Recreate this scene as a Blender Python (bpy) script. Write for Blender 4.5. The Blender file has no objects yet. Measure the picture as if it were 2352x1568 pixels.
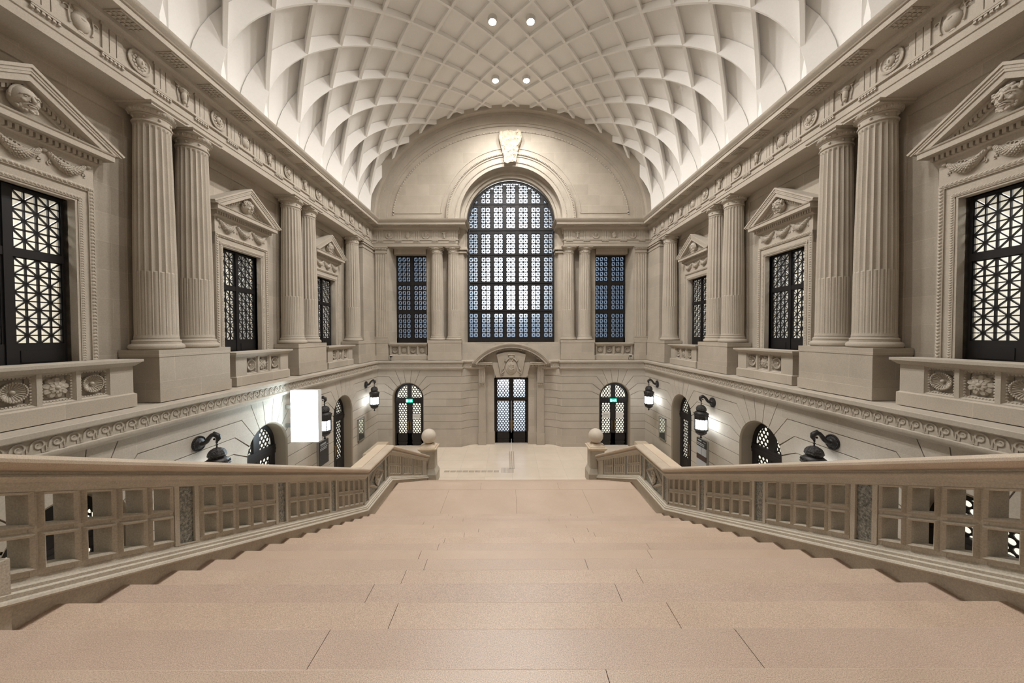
import bpy, math, random
from mathutils import Matrix, Vector, noise
from math import pi, sin, cos, sqrt, radians as rad

SC = bpy.context.scene
COL = SC.collection
random.seed(7)

# ------------------------------------------------------------------ camera, world, exposure, main lights
FPX = 784.0
cam_d = bpy.data.cameras.new('camera')
cam = bpy.data.objects.new('camera', cam_d)
COL.objects.link(cam)
SC.camera = cam
cam_d.sensor_width = 36.0
cam_d.sensor_fit = 'HORIZONTAL'
cam_d.lens = FPX / 2352 * 36.0
cam_d.shift_x = (1176 - 1167.3) / 2352
cam_d.clip_start = 0.05
EYE = 6.63
cam.matrix_world = (Matrix.Translation((-0.175, 0.0, EYE))
                    @ Matrix.Rotation(rad(90) - math.atan(16 / 784.0), 4, 'X')
                    @ Matrix.Rotation(rad(-0.15), 4, 'Z'))

world = bpy.data.worlds.new('world')
SC.world = world
world.use_nodes = True
world.node_tree.nodes['Background'].inputs[0].default_value = (0.5, 0.6, 0.8, 1)
world.node_tree.nodes['Background'].inputs[1].default_value = 0.0
vs = SC.view_settings
vs.view_transform = 'Standard'
vs.look = 'None'
vs.gamma = 1.0
vs.exposure = 0.0
vs.use_curve_mapping = False
SC.cycles.max_bounces = 8
SC.cycles.diffuse_bounces = 4
SC.cycles.glossy_bounces = 3
SC.cycles.transmission_bounces = 4
SC.cycles.transparent_max_bounces = 8
SC.cycles.sample_clamp_indirect = 6.0
SC.cycles.caustics_reflective = False
SC.cycles.caustics_refractive = False
SC.cycles.use_denoising = True


def light(name, kind, loc, power, color=(1, 1, 1), rot=(0, 0, 0), **kw):
    d = bpy.data.lights.new(name, kind)
    d.energy = power
    d.color = color
    for k, v in kw.items():
        setattr(d, k, v)
    o = bpy.data.objects.new(name, d)
    COL.objects.link(o)
    o.location = loc
    o.rotation_euler = rot
    return o


WARM = (1.0, 0.965, 0.925)
COOL = (0.80, 0.91, 1.0)
# far two pairs of ceiling spotlights along the vault crown; nearer ones added, unseen
SPOT_Y = [(17.86, 1150), (14.55, 1550), (11.24, 1250), (7.93, 900), (4.62, 480)]
for y, pw in SPOT_Y:
    for x in (-0.8, 0.8):
        light('spot_or_added_lamp', 'SPOT', (x, y, 19.45), pw, WARM,
              spot_size=rad(168), spot_blend=1.0, shadow_soft_size=0.16)
# added fill strips brightening the vault, unseen atop the cornice on both long sides
for sx in (-1, 1):
    light('added_vault_fill', 'AREA', (sx * 7.72, 7.7, 13.36), 5, (1.0, 0.985, 0.965),
          rot=(0, rad(180 - sx * -24), 0), shape='RECTANGLE', size=0.16, size_y=25.0)
# daylight behind the end wall windows
light('daylight_wide', 'AREA', (0, 25.5, 10.5), 1100, (0.62, 0.78, 1.0), rot=(rad(-90), 0, 0),
      shape='RECTANGLE', size=17, size_y=11)
light('daylight_bright', 'AREA', (0, 22.05, 12.0), 1650, (0.9, 0.95, 1.0), rot=(rad(-90), 0, 0),
      shape='RECTANGLE', size=2.9, size_y=7.4)
# lamps of the vestibule behind the central door
light('vestibule_light', 'AREA', (0, 23.2, 2.4), 150, (0.88, 0.94, 1.0), rot=(rad(-90), 0, 0), shape='RECTANGLE', size=3.0, size_y=4.0)
for x in (-0.42, 0.42):
    light('vestibule_lamp', 'POINT', (x, 21.12, 3.78), 16, (0.95, 0.98, 1.0), shadow_soft_size=0.1)
# lamps along the side corridors behind the pedimented windows
for sx in (-1, 1):
    for y in (1.0, 6.06, 11.17, 16.28):
        light('corridor_lamp', 'AREA', (sx * 10.6, y, 10.1), 230, ((1.0, 0.985, 0.955) if sx > 0 else (1.0, 0.97, 0.91)), rot=(0, 0, 0),
              shape='RECTANGLE', size=0.8, size_y=2.2)


# ------------------------------------------------------------------ mesh builder
class MB:
    def __init__(s):
        s.v, s.f = [], []

    def add(s, vs_, fs_):
        n = len(s.v)
        s.v.extend(vs_)
        s.f.extend([tuple(i + n for i in f) for f in fs_])
        return s

    def box(s, x0, x1, y0, y1, z0, z1):
        return s.add([(x0, y0, z0), (x1, y0, z0), (x1, y1, z0), (x0, y1, z0),
                      (x0, y0, z1), (x1, y0, z1), (x1, y1, z1), (x0, y1, z1)],
                     [(0, 3, 2, 1), (4, 5, 6, 7), (0, 1, 5, 4), (1, 2, 6, 5), (2, 3, 7, 6), (3, 0, 4, 7)])

    def frustum(s, a, b):
        """a, b: (x0,x1,y0,y1,z) lower and upper rectangles"""
        return s.add([(a[0], a[2], a[4]), (a[1], a[2], a[4]), (a[1], a[3], a[4]), (a[0], a[3], a[4]),
                      (b[0], b[2], b[4]), (b[1], b[2], b[4]), (b[1], b[3], b[4]), (b[0], b[3], b[4])],
                     [(0, 3, 2, 1), (4, 5, 6, 7), (0, 1, 5, 4), (1, 2, 6, 5), (2, 3, 7, 6), (3, 0, 4, 7)])

    def prism(s, poly, y0, y1, back=True):
        """poly in (x,z), extruded from y0 (front) to y1"""
        n = len(poly)
        vs_ = [(p[0], y0, p[1]) for p in poly] + [(p[0], y1, p[1]) for p in poly]
        fs_ = [tuple(range(n))] + ([tuple(range(2 * n - 1, n - 1, -1))] if back else [])
        fs_ += [(i, i + n, (i + 1) % n + n, (i + 1) % n) for i in range(n)]
        return s.add(vs_, fs_)

    def prismz(s, poly, z0, z1):
        n = len(poly)
        vs_ = [(p[0], p[1], z0) for p in poly] + [(p[0], p[1], z1) for p in poly]
        fs_ = [tuple(range(n - 1, -1, -1)), tuple(range(n, 2 * n))]
        fs_ += [(i, (i + 1) % n, (i + 1) % n + n, i + n) for i in range(n)]
        return s.add(vs_, fs_)

    def bar(s, p, q, w, y0, y1):
        """flat bar from p to q in the xz plane"""
        dx, dz = q[0] - p[0], q[1] - p[1]
        l = math.hypot(dx, dz)
        if l < 1e-6:
            return s
        nx, nz = -dz / l * w / 2, dx / l * w / 2
        return s.prism([(p[0] + nx, p[1] + nz), (p[0] - nx, p[1] - nz),
                        (q[0] - nx, q[1] - nz), (q[0] + nx, q[1] + nz)], y0, y1)

    def lathe(s, prof, n=32, c=(0, 0, 0), cap=True, half=False):
        m = len(prof)
        k = n
        vs_ = []
        for i in range(k):
            a = 2 * pi * i / n
            for r, z in prof:
                vs_.append((c[0] + r * cos(a), c[1] + r * sin(a), c[2] + z))
        fs_ = []
        for i in range(k):
            j = (i + 1) % k
            for t in range(m - 1):
                fs_.append((i * m + t, j * m + t, j * m + t + 1, i * m + t + 1))
        if cap:
            fs_.append(tuple(i * m for i in range(k - 1, -1, -1)))
            fs_.append(tuple(i * m + m - 1 for i in range(k)))
        return s.add(vs_, fs_)

    def lathey(s, prof, n=24, c=(0, 0, 0)):
        """lathe about the local y axis; prof (r, y)"""
        m = len(prof)
        vs_ = []
        for i in range(n):
            a = 2 * pi * i / n
            for r, y in prof:
                vs_.append((c[0] + r * cos(a), c[1] + y, c[2] + r * sin(a)))
        fs_ = []
        for i in range(n):
            j = (i + 1) % n
            for t in range(m - 1):
                fs_.append((i * m + t, i * m + t + 1, j * m + t + 1, j * m + t))
        fs_.append(tuple(i * m for i in range(n)))
        fs_.append(tuple(i * m + m - 1 for i in range(n - 1, -1, -1)))
        return s.add(vs_, fs_)

    def sphere(s, c, r, nu=16, nv=10, fn=None):
        if not isinstance(r, tuple):
            r = (r, r, r)
        vs_ = []
        for j in range(nv + 1):
            t = pi * j / nv
            for i in range(nu):
                a = 2 * pi * i / nu
                d = (sin(t) * cos(a), sin(t) * sin(a), cos(t))
                k = fn(d) if fn else 1.0
                vs_.append((c[0] + d[0] * r[0] * k, c[1] + d[1] * r[1] * k, c[2] + d[2] * r[2] * k))
        fs_ = []
        for j in range(nv):
            for i in range(nu):
                a, b = j * nu + i, j * nu + (i + 1) % nu
                fs_.append((a, a + nu, b + nu, b))
        return s.add(vs_, fs_)

    def tube(s, pts, r, n=8, cap=True, flat=1.0):
        m = len(pts)
        rs = r if isinstance(r, (list, tuple)) else [r] * m
        P = [Vector(p) for p in pts]
        vs_ = []
        up = None
        for i in range(m):
            t = (P[min(i + 1, m - 1)] - P[max(i - 1, 0)])
            if t.length < 1e-9:
                t = Vector((0, 0, 1))
            t.normalize()
            if up is None:
                up = Vector((0, 1, 0)) if abs(t.y) < 0.9 else Vector((1, 0, 0))
            u = up - t * up.dot(t)
            if u.length < 1e-6:
                u = t.orthogonal()
            u.normalize()
            up = u
            w = t.cross(u)
            for k in range(n):
                a = 2 * pi * k / n
                vs_.append(tuple(P[i] + (u * cos(a) * flat + w * sin(a)) * rs[i]))
        fs_ = []
        for i in range(m - 1):
            for k in range(n):
                k2 = (k + 1) % n
                fs_.append((i * n + k, i * n + k2, (i + 1) * n + k2, (i + 1) * n + k))
        if cap:
            fs_.append(tuple(range(n - 1, -1, -1)))
            fs_.append(tuple((m - 1) * n + k for k in range(n)))
        return s.add(vs_, fs_)

    def sweepx(s, prof, x0, x1):
        """prof: closed polygon in (y,z), swept along x"""
        n = len(prof)
        vs_ = [(x0, p[0], p[1]) for p in prof] + [(x1, p[0], p[1]) for p in prof]
        fs_ = [tuple(range(n)), tuple(range(2 * n - 1, n - 1, -1))]
        fs_ += [(i, i + n, (i + 1) % n + n, (i + 1) % n) for i in range(n)]
        return s.add(vs_, fs_)

    def ring(s, c, r0, r1, y0, y1, a0, a1, n, bx0=1.0, bz0=1.0, ells=None):
        """arched band between radii r0<r1 in the xz plane; ells=((a0,b0),(a1,b1)) for ellipses"""
        e0, e1 = ells if ells else ((r0, r0), (r1, r1))
        vs_ = []
        for i in range(n + 1):
            a = a0 + (a1 - a0) * i / n
            for (ea, eb) in (e0, e1):
                for y in (y0, y1):
                    vs_.append((c[0] + ea * cos(a), y, c[-1] + eb * sin(a)))
        fs_ = []
        for i in range(n):
            b, d = i * 4, i * 4 + 4
            fs_ += [(b, b + 2, d + 2, d), (b + 1, d + 1, d + 3, b + 3), (b, d, d + 1, b + 1), (b + 2, b + 3, d + 3, d + 2)]
        fs_ += [(0, 1, 3, 2), (n * 4, n * 4 + 2, n * 4 + 3, n * 4 + 1)]
        return s.add(vs_, fs_)

    def map(s, fn):
        s.v = [fn(*p) for p in s.v]
        return s

    def jitter(s, amp, scale=6.0, seed=0.0):
        out = []
        for p in s.v:
            q = Vector(p) * scale + Vector((seed, seed * 2, -seed))
            d = noise.noise_vector(q)
            out.append((p[0] + d.x * amp, p[1] + d.y * amp, p[2] + d.z * amp))
        s.v = out
        return s

    def build(s, name, mat, parent=None, smooth=None, kind=None):
        me = bpy.data.meshes.new(name)
        me.from_pydata(s.v, [], s.f)
        me.validate()
        if smooth:
            for p in me.polygons:
                p.use_smooth = True
            me.set_sharp_from_angle(angle=rad(smooth))
        o = bpy.data.objects.new(name, me)
        if mat:
            me.materials.append(mat)
        COL.objects.link(o)
        if parent:
            o.parent = parent
        if kind:
            o['kind'] = kind
        return o


def empty(name, loc=(0, 0, 0), rz=0.0):
    o = bpy.data.objects.new(name, None)
    o.empty_display_size = 0.2
    COL.objects.link(o)
    o.location = loc
    o.rotation_euler = (0, 0, rz)
    return o


def tag(o, label=None, cat=None, group=None, kind=None):
    if label:
        o['label'] = label
    if cat:
        o['category'] = cat
    if group:
        o['group'] = group
    if kind:
        o['kind'] = kind
    return o


KIDS = {}


def copy_tree(o, parent=None):
    c = o.copy()
    COL.objects.link(c)
    if parent:
        c.parent = parent
        c.matrix_parent_inverse = o.matrix_parent_inverse.copy()
    for ch in list(o.children):
        copy_tree(ch, c)
    return c


WX, WY = 7.857, 20.0          # lower wall faces


def put(o, side, s, z=0.0, d=0.0):
    """local x along the wall, local y into the wall"""
    if side == 'R':
        o.location = (WX + d, s, z)
        o.rotation_euler = (0, 0, rad(-90))
    elif side == 'L':
        o.location = (-WX - d, s, z)
        o.rotation_euler = (0, 0, rad(90))
    else:
        o.location = (s, WY + d, z)
        o.rotation_euler = (0, 0, 0)
    return o


SIDE = {'L': 'left', 'R': 'right', 'E': 'end'}


# ------------------------------------------------------------------ materials
def mat(name, color, rough=0.7, spec=0.3, metal=0.0, emit=None, estr=0.0):
    m = bpy.data.materials.new(name)
    m.use_nodes = True
    b = m.node_tree.nodes['Principled BSDF']
    b.inputs['Base Color'].default_value = (*color, 1)
    b.inputs['Roughness'].default_value = rough
    b.inputs['Metallic'].default_value = metal
    b.inputs['Specular IOR Level'].default_value = spec
    if emit:
        b.inputs['Emission Color'].default_value = (*emit, 1)
        b.inputs['Emission Strength'].default_value = estr
    return m


def N(m, t, **kw):
    n = m.node_tree.nodes.new(t)
    for k, v in kw.items():
        setattr(n, k, v)
    return n


def mottle(m, c1, c2, scale=1.5, detail=6, fine=60.0, fine_amt=0.25, bump=0.15, bumpscale=90.0, coord='pos', dist=0.004):
    """two-scale noise colour variation and a fine bump, in world position"""
    nt = m.node_tree
    b = nt.nodes['Principled BSDF']
    g = N(m, 'ShaderNodeNewGeometry')
    n1 = N(m, 'ShaderNodeTexNoise')
    n1.inputs['Scale'].default_value = scale
    n1.inputs['Detail'].default_value = detail
    n1.inputs['Roughness'].default_value = 0.6
    nt.links.new(g.outputs['Position'], n1.inputs['Vector'])
    r = N(m, 'ShaderNodeValToRGB')
    r.color_ramp.elements[0].position = 0.3
    r.color_ramp.elements[0].color = (*c1, 1)
    r.color_ramp.elements[1].position = 0.7
    r.color_ramp.elements[1].color = (*c2, 1)
    nt.links.new(n1.outputs['Fac'], r.inputs['Fac'])
    n2 = N(m, 'ShaderNodeTexNoise')
    n2.inputs['Scale'].default_value = fine
    n2.inputs['Detail'].default_value = 3
    nt.links.new(g.outputs['Position'], n2.inputs['Vector'])
    mr = N(m, 'ShaderNodeMapRange')
    mr.inputs['From Min'].default_value = 0.25
    mr.inputs['From Max'].default_value = 0.75
    mr.inputs['To Min'].default_value = 1.0 - fine_amt
    mr.inputs['To Max'].default_value = 1.0 + fine_amt
    nt.links.new(n2.outputs['Fac'], mr.inputs['Value'])
    mx = N(m, 'ShaderNodeVectorMath', operation='SCALE')
    nt.links.new(r.outputs['Color'], mx.inputs[0])
    nt.links.new(mr.outputs['Result'], mx.inputs['Scale'])
    nt.links.new(mx.outputs['Vector'], b.inputs['Base Color'])
    if bump:
        n3 = N(m, 'ShaderNodeTexNoise')
        n3.inputs['Scale'].default_value = bumpscale
        n3.inputs['Detail'].default_value = 4
        nt.links.new(g.outputs['Position'], n3.inputs['Vector'])
        bp = N(m, 'ShaderNodeBump')
        bp.inputs['Strength'].default_value = bump
        bp.inputs['Distance'].default_value = dist
        nt.links.new(n3.outputs['Fac'], bp.inputs['Height'])
        nt.links.new(bp.outputs['Normal'], b.inputs['Normal'])
    m['colour_out'] = mx.name
    return m


def joints(m, bw, bh, mortar=0.006, plane='wall', tint=0.55, vary=0.08, offset=0.5, light_joint=None, zoff=0.0):
    """ashlar / tile joints laid over a mottled material, in world position"""
    nt = m.node_tree
    b = nt.nodes['Principled BSDF']
    src = nt.nodes[m['colour_out']].outputs['Vector']
    g = N(m, 'ShaderNodeNewGeometry')
    sp = N(m, 'ShaderNodeSeparateXYZ')
    nt.links.new(g.outputs['Position'], sp.inputs[0])
    cb = N(m, 'ShaderNodeCombineXYZ')
    if plane == 'wall':
        ad = N(m, 'ShaderNodeMath', operation='ADD')
        nt.links.new(sp.outputs['X'], ad.inputs[0])
        nt.links.new(sp.outputs['Y'], ad.inputs[1])
        nt.links.new(ad.outputs[0], cb.inputs['X'])
        az = N(m, 'ShaderNodeMath', operation='ADD')
        az.inputs[1].default_value = zoff
        nt.links.new(sp.outputs['Z'], az.inputs[0])
        nt.links.new(az.outputs[0], cb.inputs['Y'])
    else:
        nt.links.new(sp.outputs['X'], cb.inputs['X'])
        nt.links.new(sp.outputs['Y'], cb.inputs['Y'])
    br = N(m, 'ShaderNodeTexBrick')
    br.offset = offset
    br.inputs['Scale'].default_value = 1.0
    br.inputs['Mortar Size'].default_value = mortar
    br.inputs['Mortar Smooth'].default_value = 0.3
    br.inputs['Brick Width'].default_value = bw
    br.inputs['Row Height'].default_value = bh
    br.inputs['Color1'].default_value = (1 - vary, 1 - vary * 1.1, 1 - vary * 1.25, 1)
    br.inputs['Color2'].default_value = (1 + vary, 1 + vary * 0.95, 1 + vary * 0.85, 1)
    t = light_joint if light_joint else tint
    br.inputs['Mortar'].default_value = (t, t, t, 1)
    nt.links.new(cb.outputs[0], br.inputs['Vector'])
    mu = N(m, 'ShaderNodeVectorMath', operation='MULTIPLY')
    nt.links.new(src, mu.inputs[0])
    nt.links.new(br.outputs['Color'], mu.inputs[1])
    nt.links.new(mu.outputs['Vector'], b.inputs['Base Color'])
    m['colour_out'] = mu.name
    return m


STONE_A, STONE_B = (0.425, 0.378, 0.315), (0.495, 0.445, 0.375)
stone = mottle(mat('limestone', STONE_A, 0.85, 0.2), STONE_A, STONE_B, 1.2, 6, 45, 0.10, 0.25, 70)
stone_wall = joints(mottle(mat('limestone_ashlar', STONE_A, 0.85, 0.2), STONE_A, STONE_B, 1.2, 6, 45, 0.10, 0.25, 70),
                    1.35, 0.62, 0.005, 'wall', light_joint=1.22, vary=0.07)
stone_lo = joints(mottle(mat('limestone_rusticated', STONE_A, 0.85, 0.2), (0.455, 0.41, 0.35), (0.525, 0.478, 0.41), 1.2, 6, 45, 0.10, 0.2, 70),
                  1.7, 0.4425, 0.005, 'wall', light_joint=1.12, vary=0.05, zoff=0.4425 * 3 - 1.08)
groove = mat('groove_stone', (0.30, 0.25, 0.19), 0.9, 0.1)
relief = mottle(mat('carved_limestone', STONE_A, 0.85, 0.2), (0.43, 0.383, 0.32), (0.50, 0.45, 0.38), 2.0, 5, 50, 0.10, 0.3, 60)
rough_stone = mottle(mat('broken_limestone', STONE_A, 0.95, 0.1), (0.42, 0.35, 0.26), (0.62, 0.54, 0.43), 7.0, 8, 40, 0.25, 1.0, 22, dist=0.05)
plaster = mottle(mat('vault_plaster', (0.8, 0.76, 0.7), 0.9, 0.1), (0.83, 0.81, 0.775), (0.86, 0.84, 0.805), 0.7, 4, 20, 0.02, 0.0)
granite = mottle(mat('pink_granite', (0.5, 0.36, 0.27), 0.38, 0.5), (0.50, 0.39, 0.307), (0.575, 0.46, 0.37), 1.0, 5, 190, 0.42, 0.35, 150, dist=0.003)
# every slab its own shade, between pink and ochre
_g = granite.node_tree
_oi = N(granite, 'ShaderNodeObjectInfo')
_cr = N(granite, 'ShaderNodeValToRGB')
for _p, _c in ((0.0, (0.93, 0.905, 0.915, 1)), (0.5, (1.0, 0.98, 0.96, 1))):
    _cr.color_ramp.elements[0 if _p == 0 else 1].position = _p
    _cr.color_ramp.elements[0 if _p == 0 else 1].color = _c
_e = _cr.color_ramp.elements.new(1.0)
_e.color = (1.03, 0.995, 0.95, 1)
_g.links.new(_oi.outputs['Random'], _cr.inputs['Fac'])
_mu = N(granite, 'ShaderNodeVectorMath', operation='MULTIPLY')
_g.links.new(_g.nodes[granite['colour_out']].outputs['Vector'], _mu.inputs[0])
_g.links.new(_cr.outputs['Color'], _mu.inputs[1])
_g.links.new(_mu.outputs['Vector'], _g.nodes['Principled BSDF'].inputs['Base Color'])
rail_stone = mottle(mat('balustrade_stone', (0.42, 0.36, 0.27), 0.85, 0.2), (0.46, 0.42, 0.345), (0.54, 0.495, 0.415), 2.2, 7, 80, 0.18, 0.5, 70, dist=0.006)
rail_cap = mottle(mat('worn_handrail_stone', (0.45, 0.34, 0.25), 0.55, 0.35), (0.46, 0.375, 0.285), (0.57, 0.48, 0.385), 2.0, 6, 150, 0.22, 0.3, 150)
floor_m = joints(mottle(mat('polished_limestone', (0.6, 0.5, 0.4), 0.22, 0.5), (0.72, 0.615, 0.50), (0.79, 0.69, 0.58), 0.9, 6, 60, 0.05, 0.0),
                 1.28, 1.05, 0.006, 'floor', tint=0.78, vary=0.035, offset=0.0)
bench_m = mottle(mat('bench_limestone', (0.6, 0.5, 0.38), 0.5, 0.3), (0.58, 0.47, 0.35), (0.65, 0.55, 0.43), 1.5, 5, 60, 0.05, 0.1)
marble_m = mottle(mat('green_marble', (0.1, 0.12, 0.1), 0.35, 0.5), (0.018, 0.026, 0.024), (0.36, 0.36, 0.31), 38.0, 7, 120, 0.5, 0.0)
bronze = mottle(mat('dark_bronze', (0.03, 0.028, 0.028), 0.45, 0.5, 0.3), (0.022, 0.021, 0.022), (0.055, 0.052, 0.052), 25.0, 6, 90, 0.3, 0.5, 60, dist=0.01)
pierced = mottle(mat('pierced_bronze', (0.03, 0.03, 0.03), 0.5, 0.5, 0.3), (0.01, 0.01, 0.01), (0.085, 0.08, 0.08), 30.0, 2, 90, 0.3, 1.0, 32, dist=0.03)
black = mat('black_metal', (0.012, 0.011, 0.012), 0.5, 0.4)
doorwood = mat('black_door_wood', (0.016, 0.013, 0.013), 0.5, 0.4)
brass = mat('aged_brass', (0.45, 0.30, 0.10), 0.35, 0.5, 0.8)
lamp_glass = mat('lantern_glass', (0.9, 0.92, 0.95), 0.4, 0.4, emit=(0.86, 0.94, 1.0), estr=22.0)
bulb_m = mat('spot_lens', (1, 1, 1), 0.4, emit=(1.0, 0.95, 0.90), estr=60.0)
display_m = mat('white_screen', (0.9, 0.9, 0.9), 0.5, emit=(0.72, 0.90, 1.0), estr=15.0)
exit_m = mat('exit_green', (0.0, 0.35, 0.22), 0.5, emit=(0.0, 0.65, 0.42), estr=1.3)
exit_w = mat('exit_white', (0.9, 1, 0.95), 0.5, emit=(0.6, 1.0, 0.85), estr=3.5)
door_pane = mat('door_glass_bright', (0.8, 0.8, 0.75), 0.3, emit=(1.0, 0.975, 0.89), estr=1.25)  # door panes: emission stands in for light from the rooms behind
door_pane_cool = mat('door_glass_cool', (0.8, 0.8, 0.8), 0.3, emit=(0.86, 0.93, 1.0), estr=1.15)
door_pane_warm = mat('door_glass_warm', (0.8, 0.78, 0.7), 0.3, emit=(1.0, 0.955, 0.80), estr=1.05)
board_black = mat('board_black', (0.02, 0.021, 0.024), 0.45, 0.4)
board_grey = mat('board_grey', (0.42, 0.44, 0.46), 0.6)
ink_grey = mat('board_lettering', (0.5, 0.52, 0.54), 0.6)
ink_brown = mat('board_brown', (0.05, 0.03, 0.026), 0.5)
paper_m = mat('white_paper', (0.75, 0.74, 0.70), 0.8)
paper_ink = mat('paper_ink', (0.3, 0.3, 0.3), 0.8)
steel = mat('brushed_steel', (0.45, 0.45, 0.43), 0.35, 0.5, 0.9)
mirror_m = mat('mirror_glass', (0.62, 0.64, 0.58), 0.06, 0.5, 0.9)
corridor_m = mat('corridor_white', (0.75, 0.73, 0.69), 0.9)
corridor_pillar = mat('corridor_grey', (0.28, 0.28, 0.29), 0.9)
tactile_m = mat('tactile_metal', (0.40, 0.35, 0.29), 0.4, 0.5, 0.3)

# frosted window glass of the end wall: light from outside scatters through it
frost = bpy.data.materials.new('frosted_glass')
frost.use_nodes = True
_nt = frost.node_tree
_nt.nodes.clear()
_o = _nt.nodes.new('ShaderNodeOutputMaterial')
_t = _nt.nodes.new('ShaderNodeBsdfTranslucent')
_t.inputs['Color'].default_value = (0.78, 0.82, 0.86, 1)
_d = _nt.nodes.new('ShaderNodeBsdfPrincipled')
_d.inputs['Base Color'].default_value = (0.30, 0.34, 0.38, 1)
_d.inputs['Roughness'].default_value = 0.25
_mx = _nt.nodes.new('ShaderNodeMixShader')
_mx.inputs[0].default_value = 0.25
_nt.links.new(_t.outputs[0], _mx.inputs[1])
_nt.links.new(_d.outputs[0], _mx.inputs[2])
_nt.links.new(_mx.outputs[0], _o.inputs[0])

# clear glass of the side windows
clear = bpy.data.materials.new('clear_glass')
clear.use_nodes = True
_nt = clear.node_tree
_nt.nodes.clear()
_o = _nt.nodes.new('ShaderNodeOutputMaterial')
_t = _nt.nodes.new('ShaderNodeBsdfTransparent')
_t.inputs['Color'].default_value = (0.93, 0.95, 0.93, 1)
_d = _nt.nodes.new('ShaderNodeBsdfGlossy')
_d.inputs['Roughness'].default_value = 0.03
_mx = _nt.nodes.new('ShaderNodeMixShader')
_mx.inputs[0].default_value = 0.06
_nt.links.new(_t.outputs[0], _mx.inputs[1])
_nt.links.new(_d.outputs[0], _mx.inputs[2])
_nt.links.new(_mx.outputs[0], _o.inputs[0])


# ------------------------------------------------------------------ sweep along a plan path with mitred corners
def sweep(mb, path, prof, sgn=1):
    """path (x,y) open; prof closed polygon (n,z), n measured to the right (sgn=1) or left of the direction of travel"""
    m, k = len(path), len(prof)
    nrm = []
    for i in range(m - 1):
        dx, dy = path[i + 1][0] - path[i][0], path[i + 1][1] - path[i][1]
        l = math.hypot(dx, dy)
        nrm.append((dy / l * sgn, -dx / l * sgn))
    vs_ = []
    for i in range(m):
        a = nrm[max(i - 1, 0)]
        b = nrm[min(i, m - 2)]
        mx, my = a[0] + b[0], a[1] + b[1]
        q = (mx * mx + my * my) / 2
        mx, my = mx / q, my / q
        for n_, z in prof:
            vs_.append((path[i][0] + mx * n_, path[i][1] + my * n_, z))
    fs_ = []
    for i in range(m - 1):
        for j in range(k):
            j2 = (j + 1) % k
            fs_.append((i * k + j, i * k + j2, (i + 1) * k + j2, (i + 1) * k + j))
    fs_.append(tuple(range(k - 1, -1, -1)))
    fs_.append(tuple((m - 1) * k + j for j in range(k)))
    return mb.add(vs_, fs_)


def flip(side, mb):
    return mb.map(lambda x, y, z: (-x, y, z)) if side == 'R' else mb


# ------------------------------------------------------------------ vault: elliptical barrel with a diagonal net of ribs
VA, VB, VZ = 8.05, 6.30, 13.46
OA, OB = 8.50, 6.43
VY0, VY1 = -5.0, 20.45
NX, NPY, NY0 = 0.797, 1.655, 16.20     # node pitch across, along, and a node on the crown line


def zin(x):
    return VZ + VB * sqrt(max(0.0, 1 - (x / VA) ** 2))


def zout(x):
    return VZ + OB * sqrt(max(0.0, 1 - (x / OA) ** 2))


mb = MB()
pr = [(-OA, 13.2)] + [(-OA * cos(pi * i / 72), VZ + OB * sin(pi * i / 72)) for i in range(73)] + [(OA, 13.2)]
n = len(pr)
mb.add([(p[0], VY0, p[1]) for p in pr] + [(p[0], VY1, p[1]) for p in pr],
       [(i, i + 1, i + 1 + n, i + n) for i in range(n - 1)])
ceiling = mb.build('ceiling', plaster, None, 50, 'structure')
RT = 0.105
SL = (NPY / 2) / NX
for fam in (1, -1):
    k0 = int((VY0 - NY0 - VA * SL) / NPY) - 1
    k1 = int((VY1 - NY0 + VA * SL) / NPY) + 1
    for k in range(k0, k1 + 1):
        yc = NY0 + k * NPY
        lo, hi = -VA, VA
        xs = sorted([(VY0 - yc) / (fam * SL), (VY1 - yc) / (fam * SL)])
        lo, hi = max(lo, xs[0]), min(hi, xs[1])
        if hi - lo < 0.25:
            continue
        u0, u1 = math.asin(max(-1, lo / VA)), math.asin(min(1, hi / VA))
        if abs(fam * SL * 0 + yc) > 60:
            continue
        ns = max(4, int(56 * (u1 - u0) / pi))
        mb = MB()
        ln = math.hypot(1, SL)
        nx, ny = -fam * SL / ln * RT / 2, 1 / ln * RT / 2
        pts = []
        if lo <= -VA + 1e-6:
            pts.append((-VA, 13.15, 13.15))
        for i in range(ns + 1):
            x = VA * sin(u0 + (u1 - u0) * i / ns)
            pts.append((x, zin(x), zout(x * OA / VA * 0.9995) if abs(x) > 7.6 else zout(x)))
        if hi >= VA - 1e-6:
            pts.append((VA, 13.15, 13.15))
        for x, a, b in pts:
            y = yc + fam * SL * x
            # the top of the fin follows the shell; near the springing it leans out to meet it
            xo = x if abs(x) < 7.0 else x + math.copysign((abs(x) - 7.0) / 1.05 * (OA - VA), x)
            zo = zout(xo) if b > 13.3 else 13.15
            yo = yc + fam * SL * xo
            mb.v += [(x + nx, y + ny, a), (x - nx, y - ny, a), (xo - nx, yo - ny, zo), (xo + nx, yo + ny, zo)]
        for i in range(len(pts) - 1):
            b, d = 4 * i, 4 * i + 4
            mb.f += [(b, b + 1, d + 1, d), (b + 1, b + 2, d + 2, d + 1), (b + 2, b + 3, d + 3, d + 2), (b + 3, b, d, d + 3)]
        e = 4 * (len(pts) - 1)
        mb.f += [(0, 3, 2, 1), (e, e + 1, e + 2, e + 3)]
        mb.build('vault_rib', plaster, ceiling, 35)

m_ = MB()
for sg in (-1, 1):
    for k in range(-13, 4):
        y = NY0 + k * NPY
        if VY0 < y < VY1 - 0.1:
            m_.frustum((min(sg * 8.02, sg * 8.45), max(sg * 8.02, sg * 8.45), y - 0.11, y + 0.11, 13.15), (min(sg * 8.02, sg * 8.45), max(sg * 8.02, sg * 8.45), y - 0.02, y + 0.02, 15.0))
m_.build('rib_footing', plaster, ceiling)

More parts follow.
